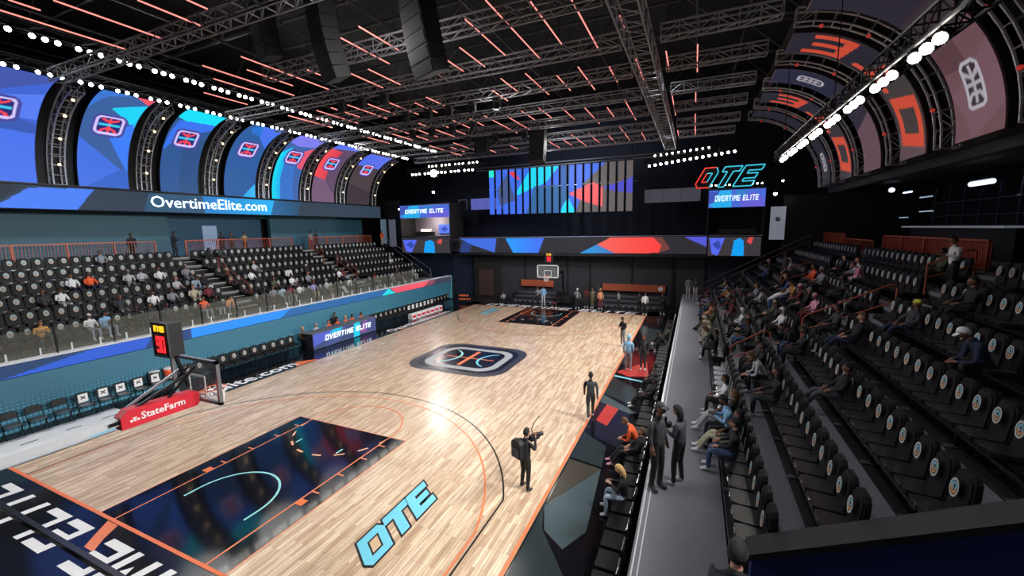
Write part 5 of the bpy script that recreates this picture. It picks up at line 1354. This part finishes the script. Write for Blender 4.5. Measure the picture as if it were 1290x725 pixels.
    def addm(vs, fs_, m_):
        n = len(co); co.extend([tuple(Hm @ Vector(p)) for p in vs]); fs.extend([tuple(n + i for i in f_) for f_ in fs_]); mi.extend([m_] * len(fs_))
    addm(HV, SF, 3)
    for sy in (-1, 1):
        addm([(x * .018 - .005, y * .008 + sy * .076, z * .03) for x, y, z in SV], SF, 3)
        addm([(x * .008 + .082, y * .012 + sy * .03, z * .007 + .018) for x, y, z in SV], SF, 4)
    addm([(x * .012 + .1, y * .012, z * .022 - .018) for x, y, z in SV], SF, 3)
    addm([(x * .008 + .086, y * .024, z * .007 - .058) for x, y, z in SV], SF, 5)
    me2 = bpy.data.meshes.new('body_' + name); me2.from_pydata(co, [], fs)
    for m_ in (BLACK, BLACK, BLACK, SKM, BLK, MOUTH): me2.materials.append(m_)
    me2.polygons.foreach_set('material_index', mi); me2.polygons.foreach_set('use_smooth', [True] * len(fs)); me2.update()
    POSES[name] = (me2, Hm)
SL = ((.02, .1, .5), (-.03, .11, .1))
pose('stand', .93, 0, (SL, ((.05, .08, .5), (.02, .09, .1))), (((-.03, .215, .2), (.03, .2, -.03)), ((-.02, .22, .2), (.06, .21, -.02))))
pose('fold', .93, 0.02, (SL, ((.05, .13, .5), (.03, .15, .1))), (((.02, .25, .2), (.26, .1, .24)),) * 2, .25)
pose('camera', .93, .02, (SL, ((.06, .14, .5), (.02, .17, .1))), (((.12, .25, .25), (.27, .1, .5)), ((.1, .24, .22), (.26, .08, .42))), .05, grip=1)
pose('walk', .93, .04, (((.14, .09, .5), (.22, .09, .12)), ((-.02, .09, .5), (-.24, .09, .16))), (((-.08, .22, .2), (-.1, .22, -.03)), ((.06, .22, .2), (.16, .21, 0))))
pose('phone', .93, .05, (SL, SL), (((0, .22, .2), (.22, .12, .34)), ((-.02, .24, .2), (.04, .25, -.02))), .35)
SIT = ((.44, .13, .5), (.46, .13, .1))
pose('sit', .5, -.08, (SIT, SIT), (((.08, .24, .2), (.3, .16, .12)),) * 2, .1)
pose('lean', .5, .5, (((.42, .18, .5), (.4, .18, .1)),) * 2, (((.2, .22, .16), (.42, .06, .22)),) * 2, .3)
pose('sitphone', .5, .1, (SIT, ((.42, .2, .52), (.38, .22, .1))), (((.1, .23, .2), (.3, .07, .32)),) * 2, .45, grip=1)
pose('slouch', .5, -.3, (((.42, .14, .54), (.72, .16, .12)), ((.42, .1, .54), (.66, .08, .12))), (((.06, .25, .2), (.22, .14, .06)),) * 2, .2)
pose('reach', .93, .85, (SL, ((.05, .14, .5), (-.1, .15, .1))), (((.1, .2, .62), (.08, .14, .86)),) * 2, -.3)
CM = {}
def cloth(rgb):
    k = 'cloth_%d_%d_%d' % rgb
    return mat(k, rgb, .85, noise=.14, scale=9)
SKINS = [mat('skin_deep', (86, 56, 44), .5), mat('skin_brown', (124, 84, 64), .5), mat('skin_tan', (176, 128, 104), .5), mat('skin_light', (205, 160, 136), .5)]
CN = {'black': (26, 26, 29), 'charcoal': (52, 54, 58), 'dark grey': (70, 72, 78), 'grey': (128, 130, 136), 'pale grey': (176, 178, 182), 'white': (222, 222, 224), 'navy': (30, 38, 66), 'blue': (52, 82, 132),
      'pale blue': (132, 176, 214), 'orange': (226, 92, 48), 'peach': (222, 158, 116), 'tan': (196, 146, 84), 'khaki': (130, 122, 96), 'beige': (176, 170, 146), 'red': (170, 48, 50), 'maroon': (110, 42, 52), 'pink': (214, 150, 170),
      'light denim': (150, 166, 184), 'denim': (66, 88, 122), 'olive': (78, 82, 60), 'brown': (92, 66, 50), 'yellow': (216, 206, 70), 'blond': (196, 160, 104), 'purple': (150, 146, 200)}
PN = 0
def person(p, x, y, z, rz, top, bot, hair='short', hc='black', sk=0, lab='', grp=None, h=1.0, shoe='white', prop=None):
    e = empty('person', (x, y, z), rz, lab, 'person', grp); e.scale = (h, h, h)
    me, Hm = POSES[p]
    b = link('body', me, e)
    for i, m_ in enumerate((cloth(CN[top]), cloth(CN[bot]), cloth(CN[shoe]), SKINS[sk], BLK, MOUTH)):
        b.material_slots[i].link = 'OBJECT'; b.material_slots[i].material = m_
    if hair:
        hobj = link({'cap': 'cap', 'hood': 'hood', 'beanie': 'beanie'}.get(hair, 'hair'), HAIR[hair], e); hobj.matrix_local = Hm
        hobj.material_slots[0].link = 'OBJECT'; hobj.material_slots[0].material = cloth(CN[hc if hair != 'hood' else top])
    return e
R90 = PI / 2
# on and beside the court; faces: rz=0 looks +X, R90 looks +Y (away), -R90 towards camera
PP = [
 ('camera', 7.06, 4.9, .024, 1.15, 'black', 'black', 'short', 'black', 1, 'cameraman in black with backpack standing on near court', 1.0, 'charcoal'),
 ('walk', 7.7, 9.6, .02, R90 + .3, 'charcoal', 'charcoal', 'short', 'black', 0, 'man in dark grey top and white shoes walking along right sideline', 1.02, 'white'),
 ('fold', 7.3, 19.5, .024, -2.2, 'black', 'grey', 'short', 'black', 1, 'man in black shirt and grey trousers with folded arms on court edge', 1.02, 'white'),
 ('stand', 8.2, 15.3, .02, R90, 'pale blue', 'grey', 'hood', 'grey', 1, 'person in pale blue hoodie standing on right sideline', 1.04, 'white'),
 ('stand', 8.85, 15.7, .02, -R90, 'charcoal', 'dark grey', 'short', 'maroon', 1, 'person in open charcoal jacket facing the pale blue hoodie', 1.0, 'white'),
 ('fold', -1.9, 30.2, .02, -R90, 'grey', 'black', 'short', 'black', 1, 'person in grey top standing under the far basket, left of pale blue top', 1.0, 'black'),
 ('stand', -1.4, 30.3, .02, -1.3, 'pale blue', 'pale grey', 'short', 'black', 0, 'tall person in pale blue top under the far basket', 1.08, 'white'),
 ('sit', -5.3, 30.1, .0, -R90, 'pale grey', 'black', 'short', 'black', 1, 'child in grey hoodie at the near corner of the far bench', .9, 'white'),
 ('lean', -.2, 30.0, .02, -R90, 'black', 'maroon', 'short', 'black', 1, 'crouched person in black beside the far key', .9, 'white'),
 ('phone', 1.85, 29.8, .02, -1.2, 'grey', 'black', 'cap', 'white', 1, 'person with white cap in the group by the far bench', 1.05, 'white'),
 ('fold', 2.45, 30.6, .02, -1.8, 'maroon', 'charcoal', 'short', 'black', 0, 'person in maroon top in the group by the far bench', 1.05, 'white'),
 ('stand', 3.05, 30.4, .02, -2.0, 'khaki', 'khaki', 'short', 'black', 1, 'person in khaki outfit in the group by the far bench', 1.05, 'white'),
 ('stand', 3.8, 30.0, .02, -1.4, 'peach', 'maroon', 'hood', 'peach', 0, 'person in peach hoodie in the group by the far bench', 1.04, 'white'),
 ('stand', 2.3, 31.9, .3, -1.4, 'black', 'black', 'short', 'black', 0, 'person in black standing up behind the group by far bench', 1.0, 'black'),
 ('stand', 3.2, 32.0, .3, -1.6, 'charcoal', 'black', 'short', 'black', 1, 'person in charcoal standing up behind the group by far bench', 1.0, 'black'),
 ('stand', 5.3, 30.1, .02, 3.0, 'grey', 'black', 'short', 'black', 0, 'person in grey top walking alone before the far bench', 1.0, 'black'),
 ('fold', 7.05, 29.2, .02, -1.4, 'black', 'black', 'short', 'black', 0, 'person in black at the far right corner of the court', 1.0, 'black'),
 ('stand', 7.5, 29.0, .02, -1.2, 'white', 'black', 'short', 'black', 0, 'person in white top at the far right corner of the court', 1.05, 'white'),
 ('fold', 8.75, 29.6, .02, -1.6, 'black', 'black', 'short', 'black', 1, 'person in black standing beyond the right corner of the court', 1.0, 'white'),
 ('stand', 10.6, 28.8, 1.5, -1.5, 'grey', 'pale grey', 'short', 'black', 0, 'person in grey at the far end of the walkway', 1.0, 'white'),
 ('stand', 11.1, 28.4, 1.5, -1.7, 'dark grey', 'pale grey', 'short', 'black', 1, 'person in dark grey at the far end of the walkway', 1.0, 'white'),
 ('stand', 10.36, 3.95, 1.5, -.5, 'charcoal', 'black', 'cap', 'charcoal', 1, 'man in charcoal sweater and dark cap standing on the walkway', 1.1, 'charcoal'),
 ('fold', 10.78, 4.3, 1.5, 2.75, 'dark grey', 'black', 'long', 'black', 1, 'woman in grey shirt with long black hair standing on the walkway', 1.0, 'pale grey'),
 ('stand', 11.36, -.55, 2.3, 1.4, 'charcoal', 'black', 'cap', 'black', 2, 'man in black cap at the very bottom of the picture beside navy parapet', 1.0, 'black'),
 # courtside seats
 ('sitphone', 9.45, 4.9, .016, PI, 'black', 'light denim', 'long', 'blond', 3, 'blond woman in black top and pale jeans on courtside chair', 1.0, 'white'),
 ('slouch', 9.45, 7.0, .016, PI + .1, 'black', 'black', 'short', 'brown', 2, 'man in black shirt seated courtside beside orange hoodie', 1.0, 'pink'),
 ('lean', 9.4, 7.7, .016, PI, 'orange', 'black', 'short', 'brown', 2, 'person in bright orange hoodie on courtside chair', 1.0, 'charcoal'),
 ('slouch', 9.45, 11.2, .016, PI, 'black', 'black', 'short', 'black', 0, 'person in black slouched on courtside chair, black shoes out', 1.0, 'white'),
 ('sit', 9.45, 12.9, .016, PI, 'charcoal', 'black', 'short', 'black', 1, 'person in charcoal seated courtside behind pale blue hoodie', 1.0, 'white'),
 ('lean', 9.45, 19.0, .016, PI, 'black', 'black', 'short', 'black', 1, 'person in black leaning forward on far courtside chair', 1.0, 'white'),
 ('slouch', 9.45, 20.4, .016, PI, 'olive', 'black', 'short', 'black', 0, 'person in olive top on far courtside chair', 1.0, 'white'),
 # scorer table
 ('sit', -10.3, 12.6, .016, 0, 'brown', 'black', 'short', 'tan', 2, 'person with tan hood seated before the scorer table', 1.0, 'black'),
 ('sit', -10.35, 13.6, .016, 0, 'pale grey', 'black', 'short', 'grey', 2, 'person in pale grey at the near end of the scorer table', 1.0, 'black'),
 ('sit', -10.35, 14.6, .016, 0, 'orange', 'black', 'short', 'brown', 2, 'person in orange shirt first along the scorer table', 1.0, 'black'),
 ('stand', -10.75, 15.3, .016, 0, 'black', 'black', 'short', 'black', 1, 'person in black standing behind the scorer table', .95, 'black'),
 ('sit', -10.35, 15.3, .016, 0, 'orange', 'black', 'short', 'black', 1, 'person in orange shirt second along the scorer table', 1.0, 'black'),
 ('sit', -10.35, 16.0, .016, .2, 'orange', 'black', 'short', 'blond', 2, 'person in orange shirt third along the scorer table', 1.0, 'black'),
 ('sit', -10.35, 16.6, .016, 0, 'orange', 'black', 'short', 'black', 0, 'person in orange shirt fourth along the scorer table', 1.0, 'black'),
 ('sit', -10.3, 17.4, .016, 0, 'orange', 'black', 'short', 'brown', 0, 'person in orange shirt at the far end of the scorer table', 1.0, 'black'),
 # concourse
 ('stand', -22.7, 10.3, 5.33, 0, 'black', 'black', 'short', 'black', 0, 'person in black behind the near left guard rail', 1.0, 'black'),
 ('fold', -22.3, 12.5, 5.33, .6, 'black', 'black', 'short', 'black', 0, 'person in black at the top of the first left aisle', 1.05, 'black'),
 ('stand', -22.8, 16.0, 5.33, 0, 'black', 'black', 'short', 'black', 0, 'first person in black behind the middle left guard rail', 1.0, 'black'),
 ('stand', -22.9, 16.8, 5.33, 0, 'charcoal', 'black', 'short', 'black', 1, 'second person behind the middle left guard rail, in charcoal', 1.0, 'black'),
 ('fold', -22.8, 17.8, 5.33, 0, 'khaki', 'black', 'short', 'black', 1, 'third person behind the middle left guard rail, in khaki', 1.0, 'black'),
 ('stand', -22.7, 24.1, 5.33, 0, 'grey', 'maroon', 'short', 'black', 0, 'person in grey behind the far left guard rail', 1.0, 'black'),
 ('stand', -22.8, 24.8, 5.33, 0, 'black', 'black', 'cap', 'black', 1, 'person in black cap behind the far left guard rail', 1.0, 'black'),
 ('stand', -20.6, 31.6, 5.3, 0, 'orange', 'beige', 'short', 'black', 2, 'steward in orange shirt at the top far corner of left stand', 1.0, 'black'),
 # right stand standing / odd poses
 ('stand', 15.1, 24.7, 3.12, PI, 'black', 'black', 'short', 'grey', 2, 'person in black standing high in right stand near far aisle', 1.0, 'black'),
 ('stand', 15.7, 23.4, 3.6, -2.6, 'charcoal', 'charcoal', 'short', 'black', 0, 'person in charcoal standing behind the one in black, right stand', 1.0, 'black'),
 ('reach', 14.1, 17.0, 2.58, .1, 'white', 'denim', 'short', 'brown', 3, 'person in white top and jeans bending forward over right stand seats', 1.0, 'white'),
 ('fold', 17.9, 11.9, 4.74, PI, 'white', 'black', 'short', 'black', 1, 'person in white top walking down the first right aisle', 1.0, 'black'),
]
for q in PP:
    p, x, y, z, rz, top, bot, hair, hc, sk, lab, h, shoe = q
    if p in ('sit', 'lean', 'sitphone', 'slouch'): x -= .16 * math.cos(rz); 
    person(p, x, y, z, rz, top, bot, hair, hc, sk, lab, None, h, shoe)
# seated crowd: side, row, y, pose, top, bottom, hair, hair colour, skin
CROWD = [
 ('R', 1, 8.1, 'sit', 'white', 'black', 'long', 'black', 1), ('R', 1, 6.9, 'slouch', 'black', 'pale grey', 'long', 'brown', 1), ('R', 1, 6.3, 'sitphone', 'pale blue', 'black', 'short', 'black', 0),
 ('R', 1, 5.7, 'slouch', 'black', 'beige', 'long', 'black', 1), ('R', 1, 5.1, 'sit', 'black', 'denim', 'cap', 'black', 2), ('R', 1, 15.9, 'lean', 'beige', 'beige', 'hood', 'beige', 1), ('R', 1, 16.7, 'lean', 'beige', 'beige', 'hood', 'beige', 0),
 ('R', 1, 18.6, 'slouch', 'olive', 'olive', 'short', 'brown', 1), ('R', 1, 20.0, 'sit', 'peach', 'black', 'short', 'black', 1), ('R', 1, 24.0, 'sitphone', 'purple', 'maroon', 'short', 'black', 1), ('R', 1, 26.6, 'sit', 'maroon', 'black', 'short', 'black', 0),
 ('R', 2, 9.0, 'lean', 'pale grey', 'black', 'long', 'brown', 2), ('R', 2, 9.7, 'sit', 'black', 'black', 'short', 'black', 0), ('R', 2, 10.5, 'sit', 'charcoal', 'black', 'short', 'black', 0), ('R', 2, 13.4, 'sit', 'black', 'denim', 'cap', 'black', 1),
 ('R', 2, 25.6, 'sit', 'pale blue', 'navy', 'short', 'black', 1), ('R', 2, 24.3, 'sit', 'tan', 'black', 'short', 'black', 2), ('R', 2, 27.4, 'sit', 'khaki', 'black', 'short', 'black', 1), ('R', 2, 7.2, 'sit', 'black', 'charcoal', 'long', 'black', 1),
 ('R', 3, 6.6, 'slouch', 'black', 'dark grey', 'short', 'black', 1), ('R', 3, 10.0, 'sit', 'black', 'black', 'short', 'black', 0), ('R', 3, 13.4, 'sit', 'white', 'black', 'hood', 'white', 0), ('R', 3, 14.5, 'sit', 'charcoal', 'black', 'short', 'black', 0), ('R', 3, 10.9, 'lean', 'black', 'denim', 'short', 'black', 1),
 ('R', 3, 20.4, 'sit', 'grey', 'black', 'short', 'brown', 2), ('R', 3, 26.8, 'sit', 'black', 'black', 'short', 'black', 0),
 ('R', 4, 15.3, 'slouch', 'black', 'charcoal', 'cap', 'grey', 2), ('R', 4, 16.2, 'sit', 'maroon', 'black', 'beanie', 'pink', 1), ('R', 4, 11.2, 'sit', 'charcoal', 'black', 'short', 'black', 1), ('R', 4, 13.8, 'sit', 'pink', 'maroon', 'beanie', 'pink', 1), ('R', 4, 9.6, 'slouch', 'black', 'navy', 'short', 'brown', 2),
 ('R', 5, 14.9, 'sit', 'black', 'black', 'hood', 'white', 0), ('R', 5, 17.8, 'sit', 'grey', 'black', 'short', 'grey', 1), ('R', 5, 19.2, 'sit', 'orange', 'black', 'short', 'black', 1), ('R', 5, 9.4, 'slouch', 'charcoal', 'navy', 'beanie', 'yellow', 1), ('R', 4, 18.9, 'sit', 'blue', 'black', 'short', 'black', 0),
 ('R', 5, 6.2, 'lean', 'navy', 'black', 'cap', 'white', 1), ('R', 6, 16.4, 'lean', 'pink', 'grey', 'short', 'brown', 2), ('R', 6, 17.2, 'sit', 'pale grey', 'black', 'short', 'brown', 2), ('R', 7, 13.4, 'sit', 'olive', 'black', 'short', 'black', 0), ('R', 6, 9.3, 'sit', 'black', 'black', 'short', 'black', 1),
 ('L', 0, 3.2, 'sitphone', 'tan', 'charcoal', 'long', 'brown', 2), ('L', 0, 4.8, 'sit', 'white', 'light denim', 'cap', 'white', 1), ('L', 0, 5.3, 'sitphone', 'pale blue', 'light denim', 'long', 'black', 1), ('L', 0, 7.9, 'sit', 'charcoal', 'black', 'short', 'black', 0), ('L', 0, 9.7, 'sit', 'orange', 'light denim', 'short', 'black', 1),
 ('L', 0, 10.4, 'sit', 'black', 'pale grey', 'short', 'black', 0), ('L', 0, 11.0, 'lean', 'peach', 'grey', 'short', 'brown', 2), ('L', 0, 6.6, 'sit', 'black', 'black', 'short', 'black', 0), ('L', 0, 7.2, 'slouch', 'charcoal', 'black', 'short', 'black', 1),
 ('L', 1, 6.5, 'sit', 'charcoal', 'grey', 'short', 'brown', 1), ('L', 1, 7.9, 'sit', 'white', 'charcoal', 'short', 'black', 1), ('L', 1, 8.8, 'sit', 'grey', 'black', 'short', 'black', 0), ('L', 1, 9.9, 'sit', 'beige', 'beige', 'long', 'brown', 2), ('L', 1, 10.7, 'sit', 'maroon', 'black', 'short', 'black', 0),
 ('L', 2, 4.8, 'sit', 'white', 'pale grey', 'cap', 'black', 1), ('L', 2, 4.2, 'sit', 'charcoal', 'black', 'short', 'brown', 1), ('L', 2, 9.7, 'sit', 'pale grey', 'black', 'short', 'grey', 2), ('L', 2, 10.6, 'lean', 'light denim', 'denim', 'short', 'black', 1),
 ('L', 3, 5.7, 'slouch', 'white', 'navy', 'short', 'black', 1), ('L', 3, 6.4, 'slouch', 'orange', 'navy', 'short', 'black', 0), ('L', 3, 8.0, 'sit', 'pale grey', 'grey', 'short', 'grey', 1), ('L', 3, 8.6, 'sit', 'pale grey', 'charcoal', 'cap', 'grey', 0), ('L', 3, 9.5, 'slouch', 'white', 'charcoal', 'short', 'black', 1), ('L', 3, 10.9, 'sit', 'grey', 'grey', 'cap', 'grey', 1), ('L', 2, 11.2, 'sit', 'black', 'white', 'short', 'black', 0),
 ('L', 5, 7.9, 'slouch', 'grey', 'black', 'short', 'black', 1), ('L', 5, 13.6, 'lean', 'black', 'black', 'short', 'black', 0), ('L', 5, 14.5, 'lean', 'charcoal', 'black', 'short', 'black', 1),
 ('L', 3, 15.4, 'slouch', 'pale grey', 'grey', 'short', 'brown', 2), ('L', 2, 14.3, 'slouch', 'white', 'charcoal', 'short', 'black', 0), ('L', 0, 13.4, 'sit', 'charcoal', 'black', 'short', 'black', 0), ('L', 0, 14.0, 'sit', 'grey', 'black', 'short', 'black', 1), ('L', 0, 14.6, 'sitphone', 'light denim', 'grey', 'short', 'black', 0), ('L', 1, 15.0, 'sit', 'olive', 'black', 'short', 'black', 1),
 ('L', 0, 15.3, 'sit', 'maroon', 'pale grey', 'short', 'black', 0), ('L', 0, 16.0, 'sit', 'white', 'black', 'short', 'black', 0), ('L', 1, 16.4, 'sit', 'white', 'grey', 'short', 'black', 1), ('L', 2, 17.0, 'lean', 'white', 'black', 'short', 'black', 0), ('L', 1, 17.8, 'sit', 'grey', 'charcoal', 'short', 'brown', 2), ('L', 2, 18.7, 'sit', 'black', 'black', 'cap', 'white', 1),
 ('L', 0, 17.2, 'sit', 'purple', 'beige', 'short', 'black', 1), ('L', 0, 18.4, 'sit', 'pale grey', 'khaki', 'hood', 'pale grey', 1), ('L', 0, 19.6, 'slouch', 'charcoal', 'white', 'short', 'black', 0), ('L', 0, 20.4, 'lean', 'white', 'black', 'short', 'black', 1), ('L', 1, 20.8, 'sit', 'white', 'black', 'short', 'black', 0), ('L', 1, 21.3, 'slouch', 'maroon', 'light denim', 'short', 'black', 1),
 ('L', 0, 23.6, 'sit', 'maroon', 'grey', 'short', 'black', 0), ('L', 0, 25.6, 'lean', 'pale grey', 'grey', 'short', 'black', 1), ('L', 0, 26.8, 'slouch', 'charcoal', 'grey', 'short', 'brown', 1), ('L', 0, 29.0, 'sit', 'grey', 'pale grey', 'short', 'black', 1), ('L', 2, 28.6, 'sit', 'pale grey', 'black', 'hood', 'pale grey', 1),
]
_tops = ['black', 'charcoal', 'grey', 'navy', 'white', 'maroon', 'beige', 'olive', 'pale grey', 'black', 'tan', 'black', 'blue', 'charcoal', 'white', 'black']
for _i, (_k, _y) in enumerate([(1, 13.6), (1, 14.6), (1, 22.4), (2, 14.6), (2, 15.8), (2, 18.4), (2, 22.7), (3, 15.6), (3, 18.9), (3, 23.6), (4, 17.4), (4, 20.2), (4, 25.4), (5, 13.3), (5, 24.2), (6, 19.4)]):
    CROWD.append(('R', _k, _y, ['sit', 'lean', 'sitphone', 'slouch'][_i % 4], _tops[_i], ['black', 'grey', 'denim', 'black'][_i % 4], ['short', 'long', 'short', 'cap', 'hood'][_i % 5], ['black', 'brown', 'black', 'charcoal', 'grey'][_i % 5], _i % 4))
used = set()
for q in CROWD:
    sd, k, y, ps, top, bot, hair, hc, sk = q
    hw_ = {'cap': f'{hc} cap', 'beanie': f'{hc} knit hat', 'hood': 'hood up'}.get(hair, f'{"long" if hair == "long" else "short"} {hc} hair')
    act = {'sit': 'sitting', 'lean': 'leaning forward', 'slouch': 'slouching', 'sitphone': 'looking down'}[ps]
    rown = ORD[k] if sd == 'L' else ORD[k - 1]
    lab = f'spectator in {top} top with {hw_}, {act}, {rown} row of {"left" if sd == "L" else "right"} stand'
    if lab in used: lab = lab.replace('sitting', 'sitting upright').replace('slouching', 'slouching back').replace('spectator', 'another spectator')
    if lab in used: lab = lab.replace('another', 'third')
    used.add(lab)
    x, z, rz = (LXk(k) + .27, LTk(k), 0) if sd == 'L' else (RXk(k) - .27, RTk(k), PI)
    person(ps, x, y, z, rz + random.uniform(-.25, .25), top, bot, hair, hc, sk, lab, 'spectators in the left stand' if sd == 'L' else 'spectators in the right stand', random.uniform(.95, 1.05), random.choice(['white', 'black', 'white', 'grey']))
# things people carry
e = empty('video_camera', (7.22, 5.16, 1.42), 1.15, 'black video camera held up by the cameraman', 'camera')
s = MB(); s.box((0, 0, 0), (.3, .12, .14), BLACK); s.build('body', e); s = MB(); s.lathe([(.05, .15), (.06, .28), (.055, .3)], (0, 0, 0), DARKMETAL, 12, 'X'); s.build('lens', e)
s = MB(); s.path([(-.05, 0, .07), (-.1, 0, .25), (.0, 0, .4), (.2, 0, .52)], .012, BLACK); s.build('microphone_boom', e)
e = empty('backpack', (6.98, 4.72, 1.3), 1.15, 'black backpack worn by the cameraman', 'backpack')
s = MB(); s.prism([(-.16, -.24), (.16, -.24), (.17, .16), (.1, .24), (-.1, .24), (-.17, .16)], -.14, .0, BLACK, lambda p: (p[2], p[0], p[1])); s.build('bag', e)
s = MB(); s.prism([(-.11, -.2), (.11, -.2), (.11, .02), (-.11, .02)], -.18, -.14, cloth(CN['charcoal']), lambda p: (p[2], p[0], p[1])); s.build('pocket', e)
e = empty('photo_camera', (10.55, 4.42, 2.72), 2.75, 'black camera held by the woman on the walkway', 'camera')
s = MB(); s.box((0, 0, 0), (.08, .14, .1), BLACK); s.build('body', e); s = MB(); s.lathe([(.035, .04), (.04, .15)], (0, 0, 0), DARKMETAL, 10, 'X'); s.build('lens', e)
